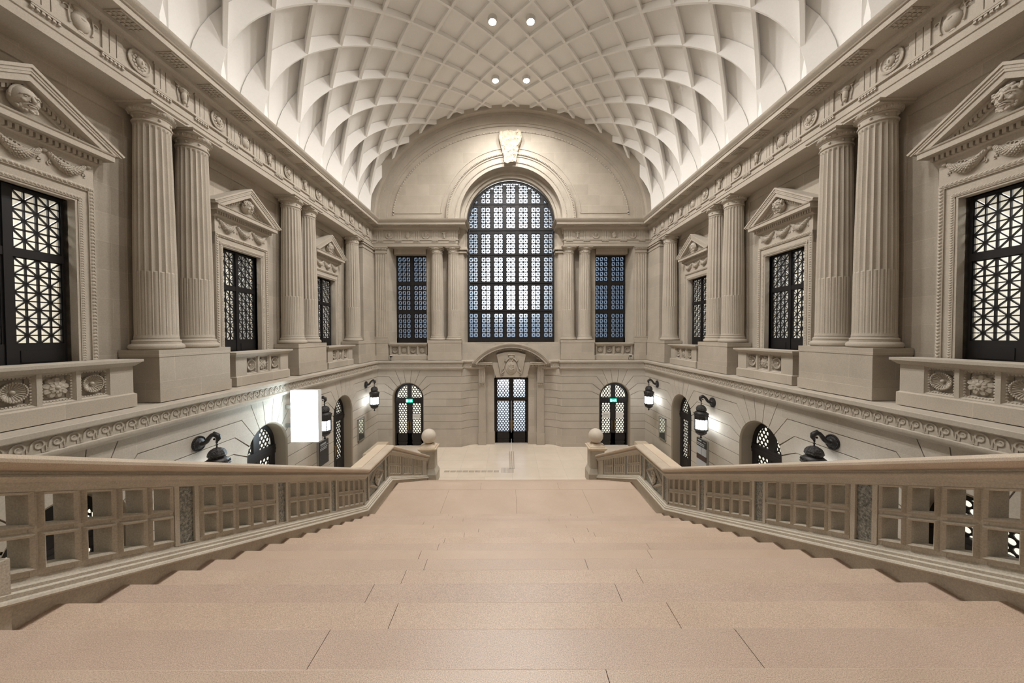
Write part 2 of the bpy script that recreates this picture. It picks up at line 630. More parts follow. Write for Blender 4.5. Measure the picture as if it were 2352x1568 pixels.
# ------------------------------------------------------------------ lower rusticated walls
ZS, RA = 2.90, 0.925
JZ = [4.18, 3.75, 3.30, 2.85]
G = 0.010


def arc(th):
    return (RA * cos(th), ZS + RA * sin(th))


def lower_bay(blk, sheet, c, L0, L1, ztop=4.62, r=RA):
    """one arched bay centred on c reaching L0 to its left and L1 to its right"""
    def A(x):
        return math.acos(min(1, x / r))
    for sg, L in ((-1, L0), (1, L1)):
        def P(poly):
            blk.prism([(c + sg * x, z) for x, z in poly], 0.0, 0.04, back=False)

        def ar(x0, x1):
            a0, a1 = A(x0), A(x1)
            return [(r * cos(a0 + (a1 - a0) * i / 6), ZS + r * sin(a0 + (a1 - a0) * i / 6)) for i in range(7)]
        g = G
        P([(0, ZS + r)] + ar(0.01, 0.14 - g) + [(0.25 - g, ztop), (0, ztop)])
        P(ar(0.14 + g, 0.40 - g) + [(0.77 - g, ztop), (0.25 + g, ztop)])
        P(ar(0.40 + g, 0.62 - g) + [(1.09, JZ[0] + g), (L, JZ[0] + g), (L, ztop), (0.77 + g, ztop)])
        P(ar(0.62 + g, 0.82 - g) + [(1.34, JZ[1] + g), (L, JZ[1] + g), (L, JZ[0] - g), (1.09 + g, JZ[0] - g)])
        P(ar(0.82 + g, 0.912 - 0.3 * g) + [(1.40, JZ[2] + g), (L, JZ[2] + g), (L, JZ[1] - g), (1.34 + g, JZ[1] - g)])
        P(ar(0.912 + 0.3 * g, r) + [(r, JZ[3] + g), (L, JZ[3] + g), (L, JZ[2] - g), (1.40 + g, JZ[2] - g)])
        z = JZ[3]
        while z > 1.2:
            P([(r, z - 0.4425 + g), (L, z - 0.4425 + g), (L, z - g), (r, z - g)])
            z -= 0.4425
        P([(r, 0), (L, 0), (L, z - g), (r, z - g)])
        sheet.add([(c + sg * x, 0.03, zz) for x, zz in
                   [(r * cos(pi / 2 * i / 16), ZS + r * sin(pi / 2 * i / 16)) for i in range(17)] + [(0, ztop), (L, ztop), (L, 0), (r, 0)]],
                  [tuple(range(21))])
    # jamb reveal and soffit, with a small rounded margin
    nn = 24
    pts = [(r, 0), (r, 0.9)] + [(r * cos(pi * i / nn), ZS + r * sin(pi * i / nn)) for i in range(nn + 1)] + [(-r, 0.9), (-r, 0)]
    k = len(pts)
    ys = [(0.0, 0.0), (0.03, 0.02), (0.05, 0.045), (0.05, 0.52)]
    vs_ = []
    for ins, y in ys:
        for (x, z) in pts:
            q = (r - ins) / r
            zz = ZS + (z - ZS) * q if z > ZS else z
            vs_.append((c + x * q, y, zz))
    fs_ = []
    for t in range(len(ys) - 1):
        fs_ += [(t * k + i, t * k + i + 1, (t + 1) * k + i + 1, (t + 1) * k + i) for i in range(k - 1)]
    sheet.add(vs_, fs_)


ARCH_Y = [0.98, 5.93, 10.88, 15.83]
for side in 'LR':
    blk, sh = MB(), MB()
    for i, c in enumerate(ARCH_Y):
        lower_bay(blk, sh, c, 2.475, 2.475 if i < 3 else WY - c + 0.03)
    blk.box(-4.5, ARCH_Y[0] - 2.475, 0, 0.06, 0, 4.62)
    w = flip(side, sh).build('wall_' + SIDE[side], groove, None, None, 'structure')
    put(w, side, 0)
    flip(side, blk).build('rustication', stone_lo, w, 30)
    # upper wall: sunk panel in every bay around a window opening, plain strips behind the columns
    up = MB()
    y_ = 1.04
    BAYS = [1.0, 6.06, 11.17, 16.28]
    edge = -4.5
    ZB, ZT = 5.05, 11.95
    for b in BAYS:
        up.box(edge, b - 1.80, y_, y_ + 0.3, ZB, ZT)
        up.box(b - 1.80, b + 1.80, y_, y_ + 0.3, 11.56, ZT)
        up.box(b - 1.80, b - 0.79, y_ + 0.05, y_ + 0.3, ZB, 11.56)
        up.box(b + 0.79, b + 1.80, y_ + 0.05, y_ + 0.3, ZB, 11.56)
        up.box(b - 0.79, b + 0.79, y_ + 0.05, y_ + 0.3, 9.32, 11.56)
        up.box(b - 0.79, b + 0.79, y_ + 0.05, y_ + 0.3, ZB, 6.05)
        edge = b + 1.80
    up.box(edge, 20.6, y_, y_ + 0.3, ZB, ZT)
    # plain corner pier beside the last column, its base and capital bands
    up.box(18.86, 20.6, 0.30, 1.1, 6.30, 11.86)
    up.box(18.80, 20.6, 0.24, 1.1, 6.30, 6.42)
    up.box(18.83, 20.6, 0.27, 1.1, 6.42, 6.52)
    up.box(18.82, 20.6, 0.27, 1.1, 11.46, 11.52)
    up.box(18.80, 20.6, 0.24, 1.1, 11.66, 11.72)
    up.box(18.78, 20.6, 0.21, 1.1, 11.76, 11.86)
    flip(side, up).build('ashlar_wall', stone_wall, w, None)
    # corridor behind the side windows
    co = MB()
    co.box(-4.5, 20.4, 4.0, 4.1, 5.6, 10.6)
    co.box(-4.5, 20.4, 1.34, 4.0, 10.4, 10.5)
    co.box(-4.5, 20.4, 1.34, 4.0, 5.6, 5.7)
    co.box(20.3, 20.4, 1.34, 4.0, 5.6, 10.5)
    co.box(-4.5, -4.4, 1.34, 4.0, 5.6, 10.5)
    cw = flip(side, co).build('wall_corridor_' + SIDE[side], corridor_m, None, None, 'structure')
    put(cw, side, 0)
    cp = MB()
    for b in BAYS:
        for o_ in (-1.45, 0.55):
            cp.box(b + o_, b + o_ + 0.34, 3.4, 4.0, 5.7, 10.4)
    flip(side, cp).build('corridor_pier', corridor_pillar, cw)

# end wall, lower zone
blk, sh = MB(), MB()
lower_bay(blk, sh, -6.08, WX - 6.08 + 0.03, 6.08 - 2.95)
lower_bay(blk, sh, 6.08, 6.08 - 2.95, WX - 6.08 + 0.03)
# the curved recess on both sides of the portal
cp_ = [(2.95 - 0.96 * (1 - cos(pi / 2 * i / 10)) ** 1.0 * 1.0, 0.52 * sin(pi / 2 * i / 10)) for i in range(11)]
cp_ = [(2.95 - 0.96 * t, 0.52 * (1 - (1 - t) ** 2.2)) for t in [i / 10 for i in range(11)]]
zj = [0.0] + [1.08 + 0.4425 * i for i in range(8)] + [4.62]
for sg in (-1, 1):
    for z0_, z1_ in zip(zj[:-1], zj[1:]):
        path = [(sg * x, y) for x, y in cp_]
        sweep(blk, path, [(-0.04, z0_ + G), (0.0, z0_ + G), (0.0, z1_ - G), (-0.04, z1_ - G)], sgn=-sg)
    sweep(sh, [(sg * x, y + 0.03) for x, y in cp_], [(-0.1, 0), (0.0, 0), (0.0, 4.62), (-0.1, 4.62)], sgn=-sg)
    blk.box(min(sg * 1.99, sg * 1.0), max(sg * 1.99, sg * 1.0), 0.52, 0.9, 4.0, 6.1)
    blk.box(min(sg * 2.95, sg * 1.0), max(sg * 2.95, sg * 1.0), 0.50, 0.9, 4.6, 6.1)
    blk.box(min(sg * 1.99, sg * 1.03), max(sg * 1.99, sg * 1.03), 0.52, 0.9, 0.0, 4.0)
w = sh.build('wall_end', groove, None, None, 'structure')
put(w, 'E', 0)
blk.build('rustication', stone_lo, w, 30)
END = w

# end wall, upper zone: window walls, piers beside the great window, sill
up = MB()
for sg in (-1, 1):
    def bx(a, b, *r):
        up.box(min(sg * a, sg * b), max(sg * a, sg * b), *r)
    bx(3.35, 5.18, 1.04, 1.5, 5.05, 12.0)
    bx(5.18, 7.10, 0.85, 1.5, 11.52, 12.0)
    bx(5.18, 7.10, 1.0, 1.5, 5.05, 6.13)
    up.prismz([(sg * 7.28, 0.42), (sg * 8.3, 0.42), (sg * 8.3, 1.5), (sg * 7.10, 1.5), (sg * 7.10, 1.3)], 5.05, 12.0)
    up.prismz([(sg * 2.86, 0.62), (sg * 3.5, 0.62), (sg * 3.5, 1.5), (sg * 2.69, 1.5), (sg * 2.69, 1.3), (sg * 2.78, 0.80)], 6.16, 13.5)
    bx(2.66, 3.4, 0.52, 1.2, 11.52, 11.60)
    bx(2.62, 3.4, 0.47, 1.2, 11.70, 11.86)
    bx(2.95, 3.6, 0.45, 1.5, 5.05, 6.16)
bx = up.box
bx(-2.98, 2.98, 0.60, 1.5, 5.05, 6.16)
up.build('ashlar_wall', stone_wall, END, None)

# lunette
LZ = 13.5
lw = MB()
nn = 64
vs_, fs_ = [], []
for i in range(nn + 1):
    a = pi * i / nn
    vs_ += [(3.05 * cos(a), 0.38, LZ + 3.05 * sin(a)), (8.75 * cos(a), 0.38, VZ + 6.95 * sin(a))]
for i in range(nn):
    fs_.append((2 * i, 2 * i + 1, 2 * i + 3, 2 * i + 2))
lw.add(vs_, fs_)
for sg in (-1, 1):
    lw.box(min(sg * 3.05, sg * 8.7), max(sg * 3.05, sg * 8.7), 0.38, 0.6, 12.6, 13.52)
lw.build('lunette_wall', stone_wall, END, 30)
lm = MB()
lm.ring((0, 0, VZ), 0, 0, 0.30, 0.42, 0, pi, 72, ells=((7.42, 5.60), (8.65, 6.62)))
lm.ring((0, 0, VZ), 0, 0, 0.335, 0.42, 0, pi, 72, ells=((7.30, 5.45), (7.42, 5.60)))
lm.ring((0, 0, VZ), 0, 0, 0.26, 0.42, 0, pi, 72, ells=((7.78, 6.05), (8.65, 6.62)))
lm.ring((0, 0, VZ), 0, 0, -0.04, 0.42, 0, pi, 72, ells=((7.93, 6.19), (8.65, 6.62)))
lm.build('outer_archivolt', stone, END, 35)
bl = MB()
bl.ring((0, 0, VZ), 0, 0, 0.35, 0.40, 0.05, pi - 0.05, 72, ells=((6.93, 5.10), (7.02, 5.19)))
bl.ring((0, 0, LZ), 4.10, 4.17, 0.35, 0.40, 0.08, pi - 0.08, 60)
for sg in (-1, 1):
    bl.box(min(sg * 4.15, sg * 7.0), max(sg * 4.15, sg * 7.0), 0.35, 0.40, 13.80, 13.86)
for i in range(110):
    a = 0.06 + (pi - 0.12) * i / 109
    bl.sphere((6.98 * cos(a), 0.35, VZ + 5.145 * sin(a)), (0.05, 0.03, 0.05), 6, 4)
bl.build('border_moulding', relief, END, 35)
ia = MB()
ia.ring((0, 0, LZ), 3.05, 3.26, 0.33, 0.9, 0, pi, 60)
ia.ring((0, 0, LZ), 3.26, 3.32, 0.29, 0.5, 0, pi, 60)
ia.ring((0, 0, LZ), 3.32, 3.60, 0.31, 0.5, 0, pi, 60)
ia.ring((0, 0, LZ), 3.60, 3.70, 0.27, 0.5, 0, pi, 60)
ia.ring((0, 0, LZ), 3.70, 3.83, 0.23, 0.5, 0, pi, 60)
ia.ring((0, 0, LZ), 2.84, 3.12, 0.86, 1.1, 0, pi, 60)
ia.ring((0, 0, LZ - 0.06), 2.72, 3.0, 1.0, 1.5, 0, pi, 60)
for sg in (-1, 1):
    ia.box(min(sg * 3.05, sg * 3.83), max(sg * 3.05, sg * 3.83), 0.24, 0.5, 13.2, 13.5)
for i in range(120):
    a = 0.01 + (pi - 0.02) * i / 119
    ia.sphere((3.74 * cos(a), 0.235, LZ + 3.74 * sin(a)), (0.05, 0.045, 0.05), 6, 4)
    ia.sphere((3.29 * cos(a), 0.295, LZ + 3.29 * sin(a)), (0.03, 0.025, 0.03), 5, 3)
ia.build('inner_archivolt', relief, END, 35)
# small rosette on the soffit above the great window
sr = MB()
sr.sphere((0, 1.25, 16.28), (0.22, 0.05, 0.10), 14, 6)
for i in range(9):
    a = pi * i / 8
    sr.sphere((0.24 * cos(a), 1.24, 16.26 + 0.13 * sin(a)), (0.045, 0.03, 0.045), 6, 4)
sr.build('soffit_ornament', relief, END, 40)

# back wall and upper hall floor behind the camera
bw = MB()
bw.box(-10, 10, -4.7, -4.5, 0, 21)
bw.build('wall_back', stone_wall, None, None, 'structure')

# ------------------------------------------------------------------ entablatures: architrave, frieze with triglyphs and reliefs, cornice
AR = [(-0.02, 11.85), (-0.02, 12.02), (0.0, 12.03), (0.0, 12.20), (0.045, 12.21), (0.045, 12.26), (-0.8, 12.26), (-0.8, 11.85)]
FR = [(0.0, 12.26), (0.0, 12.82), (-0.7, 12.82), (-0.7, 12.26)]
CO = [(0.0, 12.78), (0.03, 12.80), (0.045, 12.86), (0.10, 12.90), (0.12, 12.97), (0.50, 12.985), (0.50, 13.11), (0.53, 13.12),
      (0.55, 13.16), (0.60, 13.20), (0.625, 13.26), (0.63, 13.29), (-0.9, 13.34), (-0.9, 12.78)]
FD = 0.30


def triglyph(mb, x):
    """three raised bars with a band above, and the row of drops under the taenia"""
    for k in (-1, 0, 1):
        mb.frustum((x + k * 0.125 - 0.055, x + k * 0.125 + 0.055, FD - 0.03, FD + 0.02, 12.26),
                   (x + k * 0.125 - 0.055, x + k * 0.125 + 0.055, FD - 0.03, FD + 0.02, 12.74))
    mb.box(x - 0.20, x + 0.20, FD - 0.035, FD + 0.02, 12.74, 12.80)
    mb.box(x - 0.19, x + 0.19, FD - 0.04, FD + 0.02, 12.175, 12.205)
    for k in range(6):
        mb.frustum((x - 0.175 + k * 0.07 - 0.026, x - 0.175 + k * 0.07 + 0.026, FD - 0.045, FD + 0.0, 12.125),
                   (x - 0.175 + k * 0.07 - 0.016, x - 0.175 + k * 0.07 + 0.016, FD - 0.03, FD + 0.0, 12.18))
    return mb


def mutule(mb, x):
    mb.box(x - 0.24, x + 0.24, FD - 0.47, FD - 0.13, 12.955, 12.985)
    for i in range(6):
        for j in range(3):
            mb.box(x - 0.21 + i * 0.078, x - 0.165 + i * 0.078, FD - 0.44 + j * 0.105, FD - 0.375 + j * 0.105, 12.935, 12.957)
    return mb


def medallion(mb):
    mb.lathey([(0.0, 0.0), (0.20, 0.0), (0.235, -0.02), (0.235, -0.045), (0.20, -0.055), (0.185, -0.03), (0.10, -0.02), (0.0, -0.02)], 28, (0, 0, 0))
    mb.sphere((0, -0.045, 0.0), (0.085, 0.05, 0.11), 10, 8)
    mb.sphere((0, -0.085, -0.005), (0.02, 0.03, 0.04), 6, 5)
    for i in range(11):
        a = pi * 2 * i / 11
        mb.sphere((0.118 * cos(a), -0.03, 0.13 * sin(a)), (0.036, 0.018, 0.036), 7, 5)
    mb.sphere((0, -0.07, -0.05), (0.035, 0.02, 0.014), 6, 4)
    return mb


def urn(mb):
    prof = [(0.0, -0.25), (0.06, -0.24), (0.035, -0.20), (0.11, -0.16), (0.145, -0.06), (0.135, 0.02), (0.10, 0.07), (0.09, 0.11), (0.12, 0.15), (0.13, 0.17)]
    mb.lathe(prof, 18, (0, 0, 0))
    mb.v = [(x, y * 0.55, z) for x, y, z in mb.v]
    for sg in (-1, 1):
        mb.tube([(sg * (0.16 + 0.03 * sin(t * 3)), -0.02, 0.16 - 0.33 * t) for t in [i / 10 for i in range(11)]], [0.012] * 10 + [0.02], 6)
        mb.tube([(sg * (0.22 + 0.045 * cos(t)), -0.02, 0.06 + 0.045 * sin(t)) for t in [i * 0.6 for i in range(9)]], 0.010, 5)
    mb.sphere((0, -0.06, 0.0), (0.05, 0.03, 0.03), 8, 5)
    return mb


def bucranium(mb):
    mb.sphere((0, -0.03, 0.10), (0.115, 0.065, 0.085), 12, 8)
    mb.sphere((0, -0.04, -0.03), (0.065, 0.055, 0.14), 10, 8)
    mb.sphere((0, -0.05, -0.16), (0.05, 0.045, 0.05), 10, 6)
    for sg in (-1, 1):
        mb.tube([(sg * (0.09 + 0.13 * t), -0.03, 0.14 + 0.09 * t - 0.05 * t * t) for t in [0, .25, .5, .75, 1]], [0.034, 0.032, 0.026, 0.018, 0.008], 7)
        mb.tube([(sg * (0.13 + 0.02 * sin(5 * t)), -0.02, 0.10 - 0.30 * t) for t in [i / 8 for i in range(9)]], [0.012] * 8 + [0.022], 6)
        mb.sphere((sg * 0.055, -0.085, 0.10), (0.025, 0.02, 0.02), 6, 4)
        mb.sphere((sg * 0.15, -0.03, 0.12), (0.04, 0.025, 0.025), 6, 4)
    return mb


MED = medallion(MB()).build('medallion', relief, None, 40)
URN = urn(MB()).build('urn_relief', relief, None, 40)
BUC = bucranium(MB()).build('ox_skull_relief', relief, None, 40)
PROTO_REL = {'m': MED, 'u': URN, 'b': BUC}
TRI = triglyph(MB(), 0.0).build('triglyph', stone, None, None)
MUT = mutule(MB(), 0.0).build('mutule', stone, None, None)
used = set()


def place_part(proto, parent, loc, rz=0.0):
    if proto.name not in used:
        used.add(proto.name)
        o = proto
    else:
        o = proto.copy()
        COL.objects.link(o)
    o.parent = parent
    o.location = loc
    o.rotation_euler = (0, 0, rz)
    return o


tn = 0
for side in 'LR':
    tn += 1
    sg = -1 if side == 'R' else 1
    root = empty('trim_%d' % tn)
    put(root, side, 0)
    root['kind'] = 'structure'
    P0, P1 = (-4.5, FD), (20.75, FD)
    for nm, prof in (('architrave', AR), ('frieze', FR), ('cornice', CO)):
        m_ = MB()
        sweep(m_, [P0, P1], prof, 1)
        flip(side, m_).build(nm, stone, root, 35)
    seq = 'mubmbmubmbmubmbmubmbmub'
    order = {6.5: 'u', 7.5: 'm', 8.5: 'b', 9.5: 'm', 10.5: 'u', 11.5: 'b', 12.5: 'm', 13.5: 'b', 14.5: 'm', 15.5: 'u',
             16.5: 'b', 17.5: 'm', 18.5: 'u', 19.45: 'b', 5.5: 'b', 4.5: 'm', 3.5: 'u'}
    for yy, t in order.items():
        place_part(PROTO_REL[t], root, (sg * yy, FD, 12.52))
        place_part(TRI, root, (sg * (yy + 0.5), 0, 0))
        place_part(MUT, root, (sg * (yy + 0.5), 0, 0))
for side in (-1, 1):
    tn += 1
    root = empty('trim_%d' % tn)
    put(root, 'E', 0)
    root['kind'] = 'structure'
    path = [(side * 8.7, FD), (side * 3.14, FD), (side * 3.14, 1.25)]
    for nm, prof in (('architrave', AR), ('frieze', FR), ('cornice', CO)):
        m_ = MB()
        sweep(m_, path, prof, -side)
        m_.build(nm, stone, root, 35)
    for i, t in enumerate('mumb'):
        place_part(PROTO_REL[t], root, (side * (7.19 - 1.085 * i), FD, 12.52))
    for i in range(5):
        xx = 7.74 - 1.085 * i + (0.06 if i == 4 else 0)
        place_part(TRI, root, (side * xx, 0, 0))
        place_part(MUT, root, (side * xx, 0, 0))

# ------------------------------------------------------------------ ledge with running scrolls
LE = [(0.0, 4.56), (0.05, 4.60), (0.12, 4.63), (0.135, 4.66), (0.135, 4.71), (0.09, 4.725), (0.085, 4.965), (0.13, 4.985), (0.155, 5.0),
      (0.155, 5.085), (0.14, 5.10), (-1.3, 5.13), (-1.3, 4.56)]


def scroll(mb, x, y, z, sgn=1, sc=1.0):
    """one running-dog wave: a stem that climbs, curls over and spirals in"""
    pts, rs = [], []
    for (px, pz, pr_) in ((-0.115, -0.088, 0.016), (-0.098, -0.070, 0.018), (-0.083, -0.040, 0.019), (-0.078, -0.010, 0.019)):
        pts.append((x + sgn * sc * px, y, z + sc * pz))
        rs.append(pr_ * sc)
    for i in range(20):
        t = i / 19
        a = pi - t * 2 * pi * 1.35
        r = 0.076 * (1 - t * 0.80)
        pts.append((x + sgn * sc * (r * cos(a)), y, z + sc * (r * sin(a) + 0.012)))
        rs.append((0.0165 - 0.005 * t) * sc)
    mb.tube(pts, rs, 5)
    for ox, hh in ((0.045, 0.075), (0.085, 0.10)):
        mb.prism([(x + sgn * sc * (ox - 0.018), z - 0.092 * sc), (x + sgn * sc * (ox + 0.020), z - 0.092 * sc), (x + sgn * sc * (ox - 0.022), z + (-0.092 + hh) * sc)], y - 0.012, y + 0.01)
    return mb


for side in 'LR':
    tn += 1
    m_ = MB()
    sweep(m_, [(-4.5, 0.0), (20.2, 0.0)], LE, 1)
    root = flip(side, m_).build('trim_%d' % tn, stone, None, 30, 'structure')
    put(root, side, 0)
    m_ = MB()
    yy = 3.2
    while yy < 19.8:
        scroll(m_, yy, -0.088, 4.845, 1 if side == 'L' else 1, 1.25)
        yy += 0.2275
    flip(side, m_).build('scroll_relief', relief, root, 45)
for side in (-1, 1):
    tn += 1
    m_ = MB()
    sweep(m_, [(side * 8.2, 0.0), (side * 2.95, 0.0), (side * 2.92, 0.32), (side * 1.6, 0.34)], LE, -side)
    root = m_.build('trim_%d' % tn, stone, None, 30, 'structure')
    put(root, 'E', 0)
    m_ = MB()
    xx = 3.1
    while xx < 7.6:
        scroll(m_, side * xx, -0.088, 4.845, 1, 1.15)
        xx += 0.247
    scroll(m_, side * 2.62, 0.235, 4.845, 1, 1.1)
    scroll(m_, side * 2.38, 0.235, 4.845, 1, 1.1)
    m_.build('scroll_relief', relief, root, 45)

# ------------------------------------------------------------------ floors and stair
f = MB()
f.box(-8.6, 8.6, -4.6, 21.6, -0.3, 0.0)
f.build('floor', floor_m, None, None, 'structure')
R_, GO = 0.178, 0.433
LANDZ = 2.136
f = MB()
f.box(-3.62, 3.62, -4.5, 1.19, 4.7, 4.984)
f.box(-7.86, -3.62, -4.5, 1.2, 4.7, 4.984)
f.box(3.62, 7.86, -4.5, 1.2, 4.7, 4.984)
f.build('floor_upper', granite, None, None, 'structure')
stair = empty('staircase', (0, 0, 0))
stair['kind'] = 'structure'
rs_ = random.Random(3)


def step_mesh(y0, y1, zt, zb, cuts, w=3.62):
    m_ = MB()
    prof = [(y0 - 0.03, zb), (y0 - 0.03, zt), (y1 - 0.012, zt), (y1 - 0.003, zt - 0.004), (y1, zt - 0.014), (y1, zt - 0.045),
            (y1 - 0.018, zt - 0.055), (y1 - 0.018, zb)]
    xs = [-w] + sorted(cuts) + [w]
    for a, b in zip(xs[:-1], xs[1:]):
        m_.sweepx(prof, a + 0.002, b - 0.002)
    return m_


for j in range(1, 17):
    yn = 8.15 - GO * (j - 1)
    zt = LANDZ + R_ * j
    c = {15: [-1.28, 1.22], 16: [0.3], 14: [-1.0, 1.0], 13: [-1.35, 0.75], 12: [-1.2, 1.1]}.get(
        j, [rs_.uniform(-1.9, -0.7), rs_.uniform(0.6, 1.9)])
    step_mesh(yn - GO, yn, zt, zt - 0.26, c).build('step', granite, stair, None)
for j in range(1, 12):
    yn = 10.3 + GO * j
    zt = LANDZ - R_ * j
    fl_ = 0.23 * (yn - 9.62) / 5.4
    step_mesh(yn - GO, yn, zt, max(zt - 0.26, 0.002), [rs_.uniform(-1.6, -0.5), rs_.uniform(0.5, 1.8)], 3.62 + max(fl_, 0)).build('step', granite, stair, None)
ld = MB()
for a, b in ((-3.62, -1.9), (-1.9, 0.03), (0.03, 1.95), (1.95, 3.62)):
    ld.box(a + 0.002, b - 0.002, 8.10, 9.80, LANDZ - 0.2, LANDZ)
for a, b in ((-3.62, -1.0), (-1.0, 1.3), (1.3, 3.62)):
    ld.sweepx([(9.806, LANDZ - 0.2), (9.806, LANDZ), (10.29, LANDZ), (10.3, LANDZ - 0.012), (10.3, LANDZ - 0.2)], a + 0.002, b - 0.002)
ld.build('landing', granite, stair, None)
BY1, BY2, BZ = 7.94, 9.62, 2.39


def B(s):
    if s < BY1:
        return BZ + 0.411 * (BY1 - s)
    if s <= BY2:
        return BZ
    return BZ - 0.411 * (s - BY2)


def NF(n_, s):
    return n_ + (0.23 * (s - BY2) / 5.4 if s > BY2 else 0.0)


for sg in (-1, 1):
    m_ = MB()
    pts = [-4.5, 1.6, BY1, BY2, 15.2]
    poly = [(s, max(B(min(s, 15.4)) - 0.02, 0.02) if s > 1.6 else B(1.6) - 0.02) for s in pts]
    vs_ = []
    for s, z in poly:
        vs_ += [(sg * NF(3.58, s), s, z), (sg * NF(3.84, s), s, z), (sg * NF(3.84, s), s, 0), (sg * NF(3.58, s), s, 0)]
    fs_ = []
    for i in range(len(poly) - 1):
        b, d = 4 * i, 4 * i + 4
        fs_ += [(b, b + 1, d + 1, d), (b + 1, b + 2, d + 2, d + 1), (b + 2, b + 3, d + 3, d + 2), (b + 3, b, d, d + 3)]
    fs_ += [(0, 3, 2, 1), (16, 17, 18, 19)]
    m_.add(vs_, fs_)
    m_.build('stringer_wall', rail_stone, stair, None)


# ------------------------------------------------------------------ fluted columns
ORD = ['first', 'second', 'third', 'fourth', 'fifth']


def shaft_mesh(z0, zc, z1, rb, rc, rt, nfl=20):
    """fluted shaft; filled flutes below zc, open flutes above"""
    up_ = [0.0, -0.016, -0.031, -0.036, -0.031, -0.016]
    lo_ = [0.0, -0.015, -0.006, -0.002, -0.006, -0.015]
    na = nfl * 6
    rows = [(z0, rb * 1.03, 0), (z0 + 0.05, rb, 0), (z0 + 0.09, rb, 2), (zc - 0.015, rc, 2), (zc + 0.005, rc, 1)]
    for i in range(1, 7):
        t = i / 6
        rows.append((zc + (z1 - zc - 0.12) * t, rc + (rt - rc) * (t ** 1.25), 1))
    rows += [(z1 - 0.07, rt, 0), (z1, rt, 0)]
    m_ = MB()
    for z, r, k in rows:
        for i in range(na):
            a = 2 * pi * i / na
            o_ = (up_[i % 6] if k == 1 else lo_[i % 6] if k == 2 else 0.0)
            m_.v.append(((r + o_) * cos(a), (r + o_) * sin(a), z))
    for j in range(len(rows) - 1):
        for i in range(na):
            i2 = (i + 1) % na
            m_.f.append((j * na + i, j * na + i2, (j + 1) * na + i2, (j + 1) * na + i))
    return m_


def make_column():
    root = empty('fluted_column')
    b = MB()
    b.lathe([(0.40, 0), (0.455, 0.005), (0.483, 0.035), (0.487, 0.065), (0.478, 0.10), (0.45, 0.13), (0.425, 0.135), (0.425, 0.155),
             (0.415, 0.165), (0.42, 0.18), (0.425, 0.20), (0.415, 0.22), (0.395, 0.225), (0.392, 0.245), (0.385, 0.26), (0.383, 0.28)], 48)
    b.build('base', stone, root, 35)
    shaft_mesh(0.27, 1.80, 5.20, 0.380, 0.375, 0.322).build('shaft', stone, root, 28)
    c = MB()
    c.lathe([(0.322, 5.18), (0.345, 5.185), (0.35, 5.205), (0.335, 5.22), (0.325, 5.225), (0.325, 5.335), (0.34, 5.345), (0.345, 5.36),
             (0.335, 5.372), (0.36, 5.385), (0.395, 5.415), (0.415, 5.455), (0.415, 5.475), (0.36, 5.476)], 48)
    for i in range(24):
        a = 2 * pi * i / 24
        c.sphere((0.388 * cos(a), 0.388 * sin(a), 5.43), (0.034, 0.034, 0.042), 6, 5)
    for i in range(8):
        a = 2 * pi * (i + 0.5) / 8
        c.sphere((0.328 * cos(a), 0.328 * sin(a), 5.285), (0.032, 0.032, 0.034), 8, 5)
    c.build('capital', relief, root, 40)
    a = MB()
    a.box(-0.415, 0.415, -0.415, 0.415, 5.475, 5.515)
    a.frustum((-0.425, 0.425, -0.425, 0.425, 5.515), (-0.45, 0.45, -0.45, 0.45, 5.54))
    a.box(-0.45, 0.45, -0.45, 0.45, 5.54, 5.558)
    a.build('abacus', stone, root, None)
    return root


col0 = make_column()
COLZ = 6.302
SIDE_COL = [8.11, 9.12, 13.22, 14.23, 18.36]
AXX = 8.51
desc = {8.11: 'nearer of the pair beside the first pedimented window', 9.12: 'farther of the pair beside the first pedimented window',
        13.22: 'nearer of the middle pair between two pedimented windows', 14.23: 'farther of the middle pair between two pedimented windows',
        18.36: 'single one beside the corner'}
first = True
for side in 'LR':
    for y in SIDE_COL:
        c = col0 if first else copy_tree(col0)
        first = False
        c.location = ((-1 if side == 'L' else 1) * AXX, y, COLZ)
        tag(c, 'fluted column on the %s wall, %s' % (SIDE[side], desc[y]), 'column', 'fluted columns around the hall', 'thing')
for x, dsc in ((-4.44, 'outer column left of the great arched window'), (-3.45, 'column directly left of the great arched window'),
               (3.45, 'column directly right of the great arched window'), (4.44, 'outer column right of the great arched window')):
    c = copy_tree(col0)
    c.location = (x, 20.66, COLZ)
    tag(c, 'fluted stone ' + dsc, 'column', 'fluted columns around the hall', 'thing')

# flat fluted pilasters in the corners of the end wall


